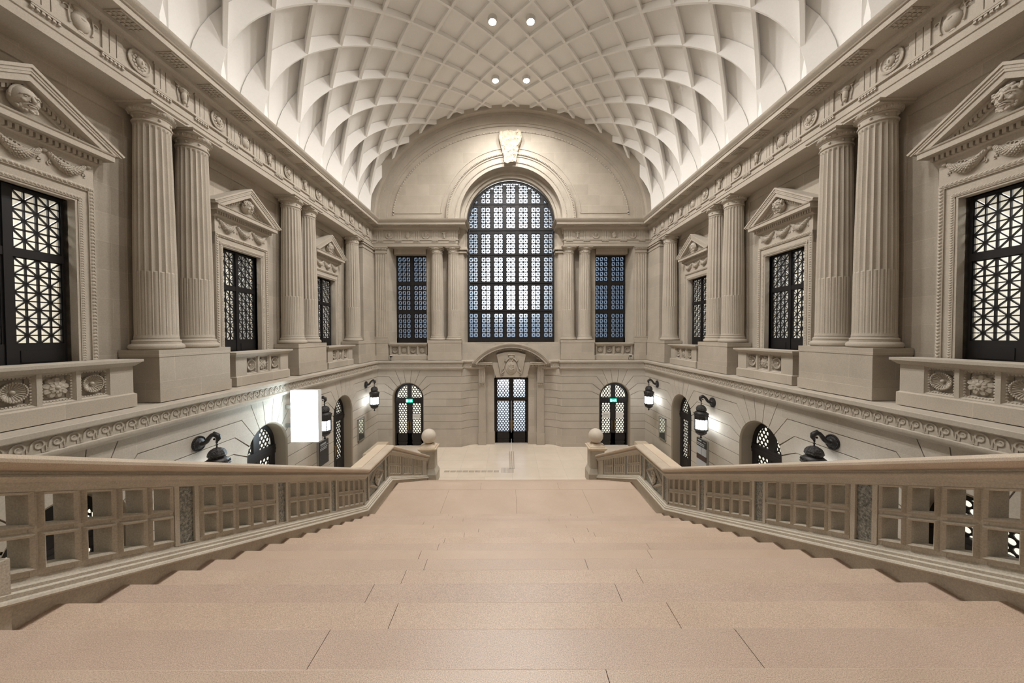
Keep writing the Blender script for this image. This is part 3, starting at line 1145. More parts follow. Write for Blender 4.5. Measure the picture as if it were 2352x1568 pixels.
def make_pilaster():
    root = empty('fluted_pilaster')
    sh_ = MB()
    w = 0.31
    flutes = [-0.208 + 0.104 * i for i in range(5)]

    def prof(dep, fill):
        p = [(-w, 0.55), (-w, 0.0)]
        for fx in flutes:
            p += [(fx - 0.042, 0.0)]
            p += [(fx - 0.042 * cos(pi * t / 6), dep * sin(pi * t / 6) * (0.35 if fill else 1)) for t in range(1, 6)]
            p += [(fx + 0.042, 0.0)]
        p += [(w, 0.0), (w, 0.55)]
        return p
    sh_.prismz(prof(0.035, True), 0.22, 1.80)
    sh_.prismz(prof(0.035, False), 1.80, 5.10)
    sh_.box(-w, w, 0.0, 0.55, 5.10, 5.20)
    sh_.build('shaft', stone, root, 25)
    b = MB()
    for z0, z1, o_ in ((0, 0.12, 0.07), (0.12, 0.15, 0.04), (0.15, 0.20, 0.05), (0.20, 0.23, 0.02)):
        b.box(-w - o_, w + o_, -o_, 0.55, z0, z1)
    b.build('base', stone, root, None)
    c = MB()
    for z0, z1, o_ in ((5.17, 5.21, 0.035), (5.21, 5.34, 0.01), (5.34, 5.37, 0.03), (5.37, 5.47, 0.075), (5.47, 5.56, 0.11)):
        c.box(-w - o_, w + o_, -o_, 0.55, z0, z1)
    for i in range(8):
        c.sphere((-0.29 + 0.083 * i, -0.08, 5.42), (0.033, 0.03, 0.04), 6, 5)
    c.build('capital', relief, root, None)
    return root


pil0 = make_pilaster()
for i, sg in enumerate((-1, 1)):
    p = pil0 if i == 0 else copy_tree(pil0)
    put(p, 'E', sg * 7.73, COLZ, 0.33)
    tag(p, 'flat fluted pilaster in the %s corner of the end wall beside the dark narrow window' % ('left' if sg < 0 else 'right'), 'pilaster', None, 'thing')


# ------------------------------------------------------------------ pedestals
def make_pedestal(x0, x1, d0=0.145, d1=1.06, dj=None):
    root = empty('column_pedestal')
    p = MB()
    p.box(x0, x1, d0 - 0.012, d1, 5.125, 5.405)
    p.build('plinth', stone_wall, root)
    q = MB()
    q.box(x0 + 0.02, x1 - 0.02, d0 + 0.01, d1, 5.405, 6.145)
    q.build('die', stone_wall, root)
    c = MB()
    c.box(x0 + 0.005, x1 - 0.005, d0, d1, 6.145, 6.30)
    c.build('cap', stone_wall, root)
    return root


for side in 'LR':
    for y0, y1, t in ((7.64, 9.62, 'under the nearest column pair'), (12.74, 14.72, 'under the middle column pair'),
                      (17.86, 20.4, 'running from the single column into the corner')):
        m0, m1 = (y0, y1) if side == 'L' else (-y1, -y0)
        p = make_pedestal(m0, m1)
        put(p, side, 0)
        tag(p, 'plain stone pedestal block on the %s ledge %s' % (SIDE[side], t), 'pedestal', 'column pedestals', 'thing')
for sg in (-1, 1):
    t = 'left' if sg < 0 else 'right'
    p = make_pedestal(min(sg * 2.93, sg * 4.95), max(sg * 2.93, sg * 4.95))
    put(p, 'E', 0)
    tag(p, 'plain stone pedestal on the end wall under the column pair %s of the great window' % t, 'pedestal', 'column pedestals', 'thing')
    p = make_pedestal(min(sg * 7.29, sg * 8.0), max(sg * 7.29, sg * 8.0), 0.15, 0.8)
    put(p, 'E', 0)
    tag(p, 'short stone pedestal under the flat pilaster in the %s corner of the end wall' % t, 'pedestal', 'column pedestals', 'thing')


# ------------------------------------------------------------------ carved parapets below the windows
def dish_mesh(r=0.165):
    m_ = MB()
    m_.lathey([(0, -0.005), (r * 0.35, -0.012), (r * 0.85, -0.05), (r * 0.95, -0.075), (r, -0.07), (r * 1.02, -0.04), (r * 0.9, 0.03), (0, 0.03)], 32)
    for i in range(30):
        a = 2 * pi * i / 30
        m_.sphere((r * 0.96 * cos(a), -0.072, r * 0.96 * sin(a)), 0.017 * r / 0.165, 5, 4)
    for i in range(20):
        a = 2 * pi * i / 20
        m_.tube([(r * t * cos(a), -0.012 - 0.05 * max(0, (t - 0.35)) / 0.5, r * t * sin(a)) for t in (0.3, 0.55, 0.85)], [0.004, 0.008, 0.011], 4)
    m_.sphere((0, -0.03, 0), (0.036, 0.035, 0.036), 10, 6)
    return m_


def petal(mb, a, r0, r1, w, y, dome):
    """one flat lobed petal with a raised middle, pointing along angle a"""
    ca, sa = cos(a), sin(a)
    ts = [0, .25, .5, .75, .92, 1.0]
    ws = [.35, .75, 1.0, .98, .62, .30]
    vs_ = []
    for t, k_ in zip(ts, ws):
        rr_ = r0 + (r1 - r0) * t
        for c_ in (-1, -.55, 0, .55, 1):
            tip = -0.06 * (r1 - r0) * (1 - abs(c_)) if t > 0.95 else 0
            q = c_ * w * k_
            yy = y - dome * (1 - c_ * c_) * sin(pi * (0.15 + 0.75 * t)) - 0.012 * (c_ * c_ > 0.1 and abs(c_) < 0.9) + (0.03 if t == 1.0 else 0)
            vs_.append(((rr_ + tip) * ca - q * sa, yy, (rr_ + tip) * sa + q * ca))
    n0 = len(vs_)
    fs_ = [(i * 5 + j, i * 5 + j + 1, (i + 1) * 5 + j + 1, (i + 1) * 5 + j) for i in range(5) for j in range(4)]
    mb.add(vs_, fs_)
    rim = [0, 5, 10, 15, 20, 25, 26, 27, 28, 29, 24, 19, 14, 9, 4]
    mb.add([vs_[i] for i in rim] + [(vs_[i][0], y + 0.05, vs_[i][2]) for i in rim],
           [(i, i + 1, i + 16, i + 15) for i in range(14)])


def flower_mesh(r=0.18):
    m_ = MB()
    for i in range(9):
        petal(m_, 2 * pi * i / 9 + 0.1, 0.15 * r, 1.05 * r, 0.31 * r, -0.025, 0.035)
    for i in range(9):
        petal(m_, 2 * pi * (i + 0.5) / 9 + 0.1, 0.12 * r, 0.62 * r, 0.2 * r, -0.05, 0.03)
    m_.sphere((0, -0.07, 0), (0.22 * r, 0.035, 0.22 * r), 12, 8)
    m_.lathey([(0, 0.02), (r * 0.8, 0.02), (r * 0.8, -0.01), (0, -0.015)], 20)
    return m_


DISH = dish_mesh().build('dish_rosette', relief, None, 40)
FLOW = flower_mesh().build('flower_rosette', relief, None, 45)
DISH_S = dish_mesh(0.15).build('dish_rosette', relief, None, 40)
FLOW_S = flower_mesh(0.155).build('flower_rosette', relief, None, 45)


def make_parapet(h, hp, kinds, d=0.30, oh=0.085):
    """h half length, hp half length of the carved field, kinds of rosettes"""
    root = empty('carved_parapet')
    b = MB()
    b.box(-h, h, d - 0.045, 0.895, 5.125, 5.39)
    b.frustum((-h, h, d - 0.045, 0.895, 5.39), (-h + 0.03, h - 0.03, d - 0.01, 0.895, 5.415))
    b.build('base', stone_wall, root)
    q = MB()
    n_ = len(kinds)
    w = 2 * hp / n_
    hb = h - 0.03
    z0, z1 = 5.415, 6.0
    q.box(-hb, -hp, d, 0.895, z0, z1)
    q.box(hp, hb, d, 0.895, z0, z1)
    q.box(-hp, hp, d + 0.13, 0.895, z0, z1)
    for i in range(n_):
        x0 = -hp + i * w
        # sloping coffer sides
        o_ = 0.035
        i_ = 0.105
        a = [(x0 + o_, z0 + 0.02), (x0 + w - o_, z0 + 0.02), (x0 + w - o_, z1 - 0.03), (x0 + o_, z1 - 0.03)]
        c = [(x0 + i_, z0 + 0.085), (x0 + w - i_, z0 + 0.085), (x0 + w - i_, z1 - 0.10), (x0 + i_, z1 - 0.10)]
        q.add([(p[0], d + 0.01, p[1]) for p in a] + [(p[0], d + 0.115, p[1]) for p in c],
              [(k, (k + 1) % 4, (k + 1) % 4 + 4, k + 4) for k in range(4)])
        # egg border on the slopes
        for k in range(4):
            p0, p1 = Vector(((a[k][0] + c[k][0]) / 2, (a[k][1] + c[k][1]) / 2)), Vector(((a[(k + 1) % 4][0] + c[(k + 1) % 4][0]) / 2, (a[(k + 1) % 4][1] + c[(k + 1) % 4][1]) / 2))
            for t in range(9):
                pp = p0.lerp(p1, (t + 0.5) / 9)
                q.sphere((pp.x, d + 0.06, pp.y), (0.022, 0.022, 0.022), 5, 4)
        for xx in ((x0, x0 + o_), (x0 + w - o_, x0 + w)):
            q.box(xx[0], xx[1], d, d + 0.14, z0, z1)
        q.box(x0, x0 + w, d, d + 0.14, z0, z0 + 0.02)
        q.box(x0, x0 + w, d, d + 0.14, z1 - 0.03, z1)
    q.build('body', stone, root, None)
    c = MB()
    hc = h + oh
    c.frustum((-h + 0.01, h - 0.01, d - 0.02, 0.895, 5.985), (-hc + 0.01, hc - 0.01, d - 0.10, 0.895, 6.07))
    c.box(-hc, hc, d - 0.115, 0.895, 6.07, 6.125)
    c.build('cap', stone, root)
    for i, k in enumerate(kinds):
        x = -hp + (i + 0.5) * w
        small = n_ == 4
        src = (DISH_S if small else DISH) if k == 'd' else (FLOW_S if small else FLOW)
        place_part_mesh(src, root, (x, d + 0.115, 5.705))
    return root


mesh_used = set()


def place_part_mesh(proto, parent, loc):
    if proto not in mesh_used:
        mesh_used.add(proto)
        o = proto
    else:
        o = proto.copy()
        COL.objects.link(o)
    o.parent = parent
    o.location = loc
    return o


PAR_T = {6.06: 'nearest the camera', 11.17: 'below the second pedimented window', 16.28: 'below the farthest pedimented window'}
par0 = make_parapet(1.215, 0.80, 'dfd')
i = 0
for side in 'LR':
    for y in (6.06, 11.17, 16.28):
        p = par0 if i == 0 else copy_tree(par0)
        i += 1
        put(p, side, y)
        tag(p, 'stone parapet with three carved rosettes on the %s ledge, %s' % (SIDE[side], PAR_T[y]), 'parapet', 'carved window parapets')
for sg in (-1, 1):
    p = make_parapet(1.13, 1.08, 'dfdf' if sg < 0 else 'fdfd', 0.33, 0.02)
    put(p, 'E', sg * 6.13)
    tag(p, 'stone parapet with four carved rosettes below the %s dark window of the end wall' % ('left' if sg < 0 else 'right'), 'parapet', 'carved window parapets')


# ------------------------------------------------------------------ pedimented window surrounds
def head_mesh(seed, beard=True, bald=False):
    """a carved head in high relief: skull, brow, eyes, nose, mouth, ears, hair and beard"""
    m_ = MB()
    rr = random.Random(seed)

    def skull(d):
        x, y, z = d
        k = 1.0
        if z < -0.2:
            k -= 0.16 * min(1, (-z - 0.2) / 0.8)
        if y < -0.3 and abs(z - 0.22) < 0.12 and abs(x) < 0.75:
            k += 0.035
        if y < -0.3 and abs(z - 0.02) < 0.14 and 0.15 < abs(x) < 0.55:
            k -= 0.07
        return k
    m_.sphere((0, 0, 0), (0.165, 0.20, 0.225), 28, 22, skull)
    m_.sphere((0, -0.10, -0.12), (0.10, 0.085, 0.09), 14, 10)
    m_.tube([(0, -0.185, 0.055), (0, -0.215, 0.0), (0, -0.235, -0.04), (0, -0.205, -0.055)], [0.018, 0.022, 0.032, 0.022], 8)
    for sg in (-1, 1):
        m_.sphere((sg * 0.03, -0.195, -0.045), (0.018, 0.02, 0.014), 6, 5)
        m_.tube([(sg * 0.025, -0.193, 0.058), (sg * 0.07, -0.19, 0.066), (sg * 0.12, -0.15, 0.045)], [0.015, 0.018, 0.012], 6)
        m_.sphere((sg * 0.066, -0.165, 0.028), (0.028, 0.022, 0.016), 8, 6)
        m_.sphere((sg * 0.075, -0.15, -0.045), (0.045, 0.035, 0.035), 8, 6)
        m_.sphere((sg * 0.17, -0.01, 0.01), (0.022, 0.038, 0.055), 8, 6)
        m_.sphere((sg * 0.165, -0.025, -0.03), (0.016, 0.022, 0.022), 6, 5)
    m_.tube([(-0.055, -0.185, -0.098), (-0.02, -0.205, -0.09), (0.02, -0.205, -0.09), (0.055, -0.185, -0.098)], [0.008, 0.013, 0.013, 0.008], 6)
    m_.tube([(-0.045, -0.183, -0.122), (0, -0.198, -0.126), (0.045, -0.183, -0.122)], [0.009, 0.016, 0.009], 6)
    if not bald:
        for i in range(46):
            a = rr.uniform(-pi, 0) if i % 2 else rr.uniform(-pi, pi)
            t = rr.uniform(0.05, 0.36) * pi
            x, y, z = sin(t) * cos(a) * 0.165, sin(t) * sin(a) * 0.195, cos(t) * 0.222
            m_.sphere((x, y, z), rr.uniform(0.026, 0.042), 6, 5)
        for sg in (-1, 1):
            for i in range(8):
                m_.sphere((sg * 0.16, -0.07 + rr.uniform(-0.04, 0.06), 0.10 + rr.uniform(-0.05, 0.06)), rr.uniform(0.022, 0.035), 6, 5)
    else:
        m_.tube([(0.172 * cos(pi * t / 12), -0.03, 0.225 * sin(pi * t / 12) + 0.005) for t in range(13)], 0.02, 6)
    if beard:
        for i in range(34):
            x = rr.uniform(-0.13, 0.13)
            z = -0.12 - rr.uniform(0, 0.11) * (1 - abs(x) / 0.2)
            if abs(x) < 0.05 and z > -0.14:
                continue
            y = -0.17 + abs(x) * 0.75
            m_.sphere((x, y, z), rr.uniform(0.018, 0.03), 6, 5)
        for sg in (-1, 1):
            m_.tube([(sg * 0.01, -0.212, -0.078), (sg * 0.05, -0.195, -0.092), (sg * 0.08, -0.165, -0.12)], [0.012, 0.014, 0.006], 6)
    return m_


def make_surround():
    root = empty('window_surround')
    a = MB()
    W, O = 1.09, 0.79
    ztop = 9.68
    # jambs and lintel as stepped mouldings
    steps = [(W, 0.90, 1.02), (W - 0.105, 0.925, 0.955), (O + 0.11, 0.94, 0.87), (O + 0.05, 0.955, 0.835)]
    for sg in (-1, 1):
        def vb(x0, x1, y0):
            a.box(min(sg * x0, sg * x1), max(sg * x0, sg * x1), y0, 1.24, 6.0, 9.32)
        vb(W - 0.10, W, 0.905)
        vb(O + 0.12, W - 0.10, 0.935)
        vb(O + 0.04, O + 0.12, 0.92)
        vb(O, O + 0.04, 0.935)
    a.box(-O - 0.04, O + 0.04, 0.935, 1.24, 9.32, 9.36)
    a.box(-O - 0.12, O + 0.12, 0.92, 1.24, 9.36, 9.44)
    a.box(-W + 0.10, W - 0.10, 0.935, 1.24, 9.44, 9.58)
    a.box(-W, W, 0.905, 1.24, 9.58, 9.68)
    for sg in (-1, 1):
        a.box(min(sg * (O + 0.12), sg * W), max(sg * (O + 0.12), sg * W), 0.9375, 1.24, 9.32, 9.58)
        a.box(min(sg * (W - 0.10), sg * W), max(sg * (W - 0.10), sg * W), 0.9065, 1.24, 9.32, 9.68)
    a.build('architrave', stone, root)
    def strip(path, w, y0, amp, period, nm):
        """continuous carved band along a path in the xz plane: leaf-like bumps across its width"""
        e = MB()
        pts = []
        for (p, q) in zip(path[:-1], path[1:]):
            l = math.hypot(q[0] - p[0], q[1] - p[1])
            n_ = max(2, int(l / period) * 4)
            for t in range(n_):
                pts.append((p[0] + (q[0] - p[0]) * t / n_, p[1] + (q[1] - p[1]) * t / n_, (q[0] - p[0]) / l, (q[1] - p[1]) / l, t))
        pts.append((path[-1][0], path[-1][1], pts[-1][2], pts[-1][3], 0))
        for x, z, ux, uz, t in pts:
            for c_ in range(5):
                o_ = (c_ - 2) / 2 * w
                b_ = (0.0, 0.75, 1.0, 0.75, 0.0)[c_] * (0.25 + 0.75 * (1, 0.75, 0.0, 0.6)[t % 4] if c_ in (1, 2, 3) else 1)
                sk = 0.4 * period * (abs(c_ - 2) / 2)
                e.v.append((x - uz * o_ + ux * sk, y0 - amp * b_, z + ux * o_ + uz * sk))
        for t in range(len(pts) - 1):
            for c_ in range(4):
                e.f.append((t * 5 + c_, t * 5 + c_ + 1, (t + 1) * 5 + c_ + 1, (t + 1) * 5 + c_))
        return e.build(nm, relief, root, None)
    strip([(-W + 0.05, 6.0), (-W + 0.05, 9.63), (W - 0.05, 9.63), (W - 0.05, 6.0)], 0.042, 0.906, 0.03, 0.07, 'leaf_moulding')
    strip([(-O - 0.08, 6.0), (-O - 0.08, 9.40), (O + 0.08, 9.40), (O + 0.08, 6.0)], 0.034, 0.921, 0.018, 0.05, 'bead_moulding')
    fz = MB()
    fz.box(-W, W, 0.92, 1.24, 9.68, 10.16)
    fz.build('frieze_panel', stone, root)
    # three swags with ribbons
    rr = random.Random(5)
    kn = [-0.99, -0.33, 0.33, 0.99]
    for q in range(3):
        g = MB()
        x0, x1 = kn[q] + 0.05, kn[q + 1] - 0.05
        pts, rs = [], []
        for i in range(13):
            t = i / 12
            s = 4 * t * (1 - t)
            pts.append((x0 + (x1 - x0) * t, 0.90, 10.06 - 0.20 * s))
            rs.append(0.025 + 0.058 * s ** 0.8)
        g.tube(pts, rs, 10)
        for i in range(19):
            t = 0.05 + 0.90 * i / 18
            s = 4 * t * (1 - t)
            r = 0.025 + 0.058 * s ** 0.8
            for k_ in range(9):
                a_ = pi * 0.75 + pi * 1.5 * (k_ + 0.5 * (i % 2)) / 9
                q_ = rr.uniform(0.8, 1.2)
                g.sphere((x0 + (x1 - x0) * t, 0.90 + r * sin(a_), 10.06 - 0.20 * s + r * cos(a_)), ((0.010 + 0.16 * r) * q_, (0.008 + 0.14 * r) * q_, (0.010 + 0.16 * r) * q_), 5, 4)
        for i in range(5):
            t = 0.32 + 0.09 * i
            g.tube([((x0 + (x1 - x0) * t) + 0.03 * cos(b_), 0.905, 10.02 - 0.02 * i % 2 + 0.03 * sin(b_)) for b_ in [j * 0.9 for j in range(7)]], 0.010, 5)
        g.build('garland', relief, root, 50)
    for x in kn:
        rb = MB()
        rb.sphere((x, 0.90, 10.07), (0.045, 0.03, 0.04), 8, 6)
        for sg in ((-1, 1) if abs(x) < 0.5 else ((1,) if x < 0 else (-1,))):
            rb.tube([(x + sg * (0.03 + 0.05 * sin(2.6 * t)), 0.91, 10.04 - 0.16 * t) for t in [j / 7 for j in range(8)]]
                    + [(x + sg * (0.07 + 0.03 * cos(b_)), 0.91, 9.86 + 0.03 * sin(b_)) for b_ in [j * 0.8 for j in range(7)]], 0.012, 5)
        rb.build('ribbon', relief, root, 50)
    # horizontal cornice with dentils
    c = MB()
    c.sweepx([(0.92, 10.14), (0.88, 10.16), (0.86, 10.18), (0.86, 10.30), (1.24, 10.30), (1.24, 10.14)], -W - 0.05, W + 0.05)
    for i in range(27):
        x = -1.125 + 2.25 * i / 26
        c.box(x - 0.026, x + 0.026, 0.795, 0.87, 10.19, 10.285)
    c.box(-1.16, 1.16, 0.80, 1.0, 10.28, 10.305)
    c.sweepx([(0.66, 10.30), (0.66, 10.40), (0.64, 10.415), (0.63, 10.44), (1.24, 10.46), (1.24, 10.30)], -1.27, 1.27)
    c.build('cornice', stone, root)
    # raking pediment
    g = MB()
    sl = (11.37 - 10.49) / 1.43
    g.prism([(-1.1, 10.44), (1.1, 10.44), (0, 11.12)], 0.90, 1.24)
    for sg in (-1, 1):
        def rk(pts, y0):
            g.prism([(sg * x, z) for x, z in pts], y0, 1.24)
        rk([(0, 11.37), (1.43, 10.49), (1.40, 10.455), (0, 11.31)], 0.615)
        rk([(0, 11.32), (1.41, 10.46), (1.36, 10.43), (0, 11.25)], 0.635)
        rk([(0, 11.26), (1.37, 10.44), (1.25, 10.44), (0, 11.20)], 0.645)
        rk([(0, 11.21), (1.26, 10.44), (1.06, 10.44), (0, 11.08)], 0.665)
        rk([(0, 11.09), (1.07, 10.44), (0.98, 10.44), (0, 11.03)], 0.80)
        rk([(0, 11.04), (0.99, 10.44), (0.76, 10.44), (0, 10.90)], 0.865)
        for i in range(15):
            x = 0.03 + 0.90 * i / 14
            z = 11.02 - x * (0.60 / 0.98)
            if z < 10.50:
                continue
            dx = 0.022
            g.prism([(sg * (x - dx), z + 0.035 + dx * .61), (sg * (x + dx), z + 0.035 - dx * .61), (sg * (x + dx), z - 0.06 - dx * .61), (sg * (x - dx), z - 0.06 + dx * .61)], 0.812, 0.895)
    g.build('pediment', stone, root)
    return root


sur0 = make_surround()
HEADS = [head_mesh(1, True, False), head_mesh(2, False, False), head_mesh(3, True, True)]
HEADM = [h.build('head_relief', relief, None, 60) for h in HEADS]
plan = [('L', 6.06, 2), ('L', 11.17, 1), ('L', 16.28, 0), ('R', 6.06, 0), ('R', 11.17, 0), ('R', 16.28, 2)]
HT = {2: 'bald capped', 1: 'beardless', 0: 'bearded'}
WT = {6.06: 'cut by the frame edge', 11.17: 'between the column pairs', 16.28: 'farthest along'}
SUR = []
for i, (side, y, h) in enumerate(plan):
    p = sur0 if i == 0 else copy_tree(sur0)
    SUR.append(p)
    p.location = (0, 0, 0)
    put(p, side, y)
    tag(p, 'pedimented window surround, %s wall, with %s head relief, %s' % (SIDE[side], HT[h], WT[y]), 'window surround', 'pedimented window surrounds', 'thing')
for i, (side, y, h) in enumerate(plan):
    p = SUR[i]
    src = HEADM[h]
    if src in mesh_used:
        o = src.copy()
        COL.objects.link(o)
    else:
        o = src
        mesh_used.add(o)
    o.parent = p
    o.location = (0, 0.80, 10.75)
    o.scale = (1.05, 0.9, 1.0)


# ------------------------------------------------------------------ windows with star grilles
def clip_arch(p, q, c, r):
    """part of segment pq inside the circle (above c) or free below it"""
    def inside(t):
        x = p[0] + (q[0] - p[0]) * t
        z = p[1] + (q[1] - p[1]) * t
        return z <= c[1] and abs(x - c[0]) <= r or math.hypot(x - c[0], z - c[1]) <= r
    ts = [i / 40 for i in range(41)]
    ok = [t for t in ts if inside(t)]
    if not ok:
        return None
    a, b = ok[0], ok[-1]
    f_ = lambda t: (p[0] + (q[0] - p[0]) * t, p[1] + (q[1] - p[1]) * t)
    return f_(a), f_(b)


def star_grid(mb, x0, x1, z0, z1, nc, nr, y0, y1, bw, sw, clip=None, mid=True, disc=0.0):
    def br(p, q, w):
        if clip:
            s = clip_arch(p, q, *clip)
            if not s:
                return
            p, q = s
        mb.bar(p, q, w, y0, y1)
    dx, dz = (x1 - x0) / nc, (z1 - z0) / nr
    for i in range(nc + 1):
        br((x0 + i * dx, z0), (x0 + i * dx, z1), bw)
    for j in range(nr + 1):
        br((x0, z0 + j * dz), (x1, z0 + j * dz), bw)
    for i in range(nc):
        if mid:
            br((x0 + (i + .5) * dx, z0), (x0 + (i + .5) * dx, z1), sw)
        for j in range(nr):
            a, b, c, d = x0 + i * dx, x0 + (i + 1) * dx, z0 + j * dz, z0 + (j + 1) * dz
            br((a, c), (b, d), sw)
            br((a, d), (b, c), sw)
            if disc and (not clip or clip_arch(((a + b) / 2, (c + d) / 2), ((a + b) / 2, (c + d) / 2 + 0.01), *clip)):
                cx, cz = (a + b) / 2, (c + d) / 2
                mb.prism([(cx + disc * cos(t), cz + disc * sin(t)) for t in [k * pi / 3 for k in range(6)]], y0 - 0.004, y1)
    if mid:
        for j in range(nr):
            br((x0, z0 + (j + .5) * dz), (x1, z0 + (j + .5) * dz), sw)


def make_side_window():
    root = empty('window_1')
    root['kind'] = 'structure'
    Y0, Y1 = 1.17, 1.245
    f_ = MB()
    O = 0.79
    for sg in (-1, 1):
        f_.box(min(sg * (O - 0.045), sg * (O + 0.02)), max(sg * (O - 0.045), sg * (O + 0.02)), Y0, Y1, 6.0, 9.34)
    f_.box(-0.055, 0.055, Y0 - 0.02, Y1, 6.0, 9.34)
    f_.box(-O, O, Y0, Y1, 9.27, 9.36)
    f_.box(-O, O, Y0 - 0.01, Y1, 8.055, 8.205)
    f_.box(-O, O, Y0, Y1, 6.0, 6.48)
    for sg in (-1, 1):
        f_.box(min(sg * 0.055, sg * 0.085), max(sg * 0.055, sg * 0.085), Y0 + 0.01, Y1, 6.4, 9.3)
        f_.box(min(sg * 0.13, sg * 0.70), max(sg * 0.13, sg * 0.70), Y0 - 0.012, Y1, 6.14, 6.36)
    f_.build('window_frame', black, root)
    g = MB()
    for sg in (-1, 1):
        x0, x1 = sorted((sg * 0.085, sg * 0.745))
        star_grid(g, x0, x1, 8.205, 9.27, 2, 3, Y0 + 0.02, Y0 + 0.05, 0.032, 0.022)
        star_grid(g, x0, x1, 6.48, 8.055, 2, 5, Y0 + 0.02, Y0 + 0.05, 0.032, 0.022)
    g.build('star_grille', black, root)
    p = MB()
    p.add([(-O, Y1 - 0.02, 6.0), (O, Y1 - 0.02, 6.0), (O, Y1 - 0.02, 9.35), (-O, Y1 - 0.02, 9.35)], [(0, 1, 2, 3)])
    p.build('pane', clear, root)
    return root


win0 = make_side_window()
k = 0
for side in 'LR':
    for y in (6.06, 11.17, 16.28):
        wdw = win0 if k == 0 else copy_tree(win0)
        k += 1
        wdw.name = 'window_%d' % k
        put(wdw, side, y)
        tag(wdw, 'tall dark window with black star-pattern grille, %s wall, %s' % (SIDE[side], {6.06: 'nearest the camera', 11.17: 'second from the camera', 16.28: 'farthest from the camera'}[y]), None, None, 'structure')


def end_side_window(x, nm):
    root = empty(nm)
    Y0, Y1 = 1.26, 1.36
    f_ = MB()
    O = 0.965
    zs = [(6.42, 7.93), (8.16, 9.69), (9.92, 11.45)]
    f_.box(-O, -O + 0.075, Y0, Y1, 6.1, 11.56)
    f_.box(O - 0.075, O, Y0, Y1, 6.1, 11.56)
    f_.box(-0.105, 0.105, Y0 - 0.02, Y1, 6.1, 11.56)
    f_.box(-O, O, Y0, Y1, 11.45, 11.56)
    f_.box(-O, O, Y0, Y1, 6.1, 6.42)
    f_.box(-O, O, Y0 - 0.01, Y1, 7.93, 8.16)
    f_.box(-O, O, Y0 - 0.01, Y1, 9.69, 9.92)
    f_.build('window_frame', black, root)
    g = MB()
    for z0, z1 in zs:
        for xa, xb in ((-O + 0.075, -0.105), (0.105, O - 0.075)):
            star_grid(g, xa, xb, z0, z1, 3, 5, Y0 + 0.015, Y1 - 0.01, 0.06, 0.021, disc=0.034)
    g.build('star_grille', black, root)
    p = MB()
    p.add([(-O, Y1 - 0.02, 6.1), (O, Y1 - 0.02, 6.1), (O, Y1 - 0.02, 11.55), (-O, Y1 - 0.02, 11.55)], [(0, 1, 2, 3)])
    p.build('pane', frost, root)
    put(root, 'E', x)
    return root


for i, x in enumerate((-6.13, 6.13)):
    r = end_side_window(x, 'window_%d' % (7 + i))
    tag(r, 'narrow blue-grey window with black star grille on the end wall, %s of the great window' % ('left' if x < 0 else 'right'), None, None, 'structure')

root = empty('window_9')
Y0, Y1 = 1.27, 1.38
f_ = MB()
RW, WCZ = 2.69, 13.38
f_.ring((0, 0, WCZ), RW - 0.10, RW + 0.04, Y0 - 0.01, Y1, 0, pi, 64)
rowsz = [(6.45, 7.95, 5), (8.17, 9.69, 5), (9.91, 11.43, 5), (11.65, 12.87, 4), (13.20, 14.51, 4), (14.73, 16.02, 4)]
f_.box(-RW, RW, Y0, Y1, 6.14, 6.45)
for i in range(7):
    f_.box(-2.62 + 0.775 * i - 0.0 + 0.06, -2.62 + 0.775 * i + 0.53, Y0 - 0.012, Y1, 6.2, 6.40)
for (a, b, c_), (d, e_, g_) in zip(rowsz[:-1], rowsz[1:]):
    s = clip_arch((-RW, (b + d) / 2), (RW, (b + d) / 2), (0, WCZ), RW - 0.05)
    f_.box(s[0][0], s[1][0], Y0 - 0.01, Y1, b, d)
for i in range(8):
    x = -3.1 + 0.7750 * (i) + 0.3875
    w_ = 0.108
    x = max(-RW + 0.045, min(RW - 0.045, x))
    s = clip_arch((x, 6.14), (x, 16.1), (0, WCZ), RW - 0.04)
    f_.box(x - w_, x + w_, Y0 - 0.02, Y1, 6.14, s[1][1]) if abs(x) < 2.5 else f_.box(x - 0.07, x + 0.07, Y0 - 0.02, Y1, 6.14, s[1][1])
for (a, b, c_), (d, e_, g_) in zip(rowsz[:-1], rowsz[1:]):
    s = clip_arch((-RW, (b + d) / 2), (RW, (b + d) / 2), (0, WCZ), RW - 0.08)
    f_.bar((s[0][0], (b + d) / 2 + 0.03), (s[1][0], (b + d) / 2 + 0.03), 0.028, Y0 - 0.05, Y0)
f_.build('window_frame', black, root)
g = MB()
for (z0, z1, nr) in rowsz:
    for i in range(7):
        xc = -2.325 + 0.775 * i
        star_grid(g, xc - 0.28, xc + 0.28, z0, z1, 2, nr, Y0 + 0.015, Y1 - 0.01, 0.052, 0.021, clip=((0, WCZ), RW - 0.09), disc=0.030)
g.build('star_grille', black, root)
p = MB()
pp = [(-RW, 6.14), (RW, 6.14)] + [(RW * cos(pi * i / 40), WCZ + RW * sin(pi * i / 40)) for i in range(41)]
p.add([(x, Y1 - 0.02, z) for x, z in pp], [tuple(range(len(pp)))])
p.build('pane', frost, root)
put(root, 'E', 0)
tag(root, 'great round-arched window with black star grille in the middle of the end wall', None, None, 'structure')


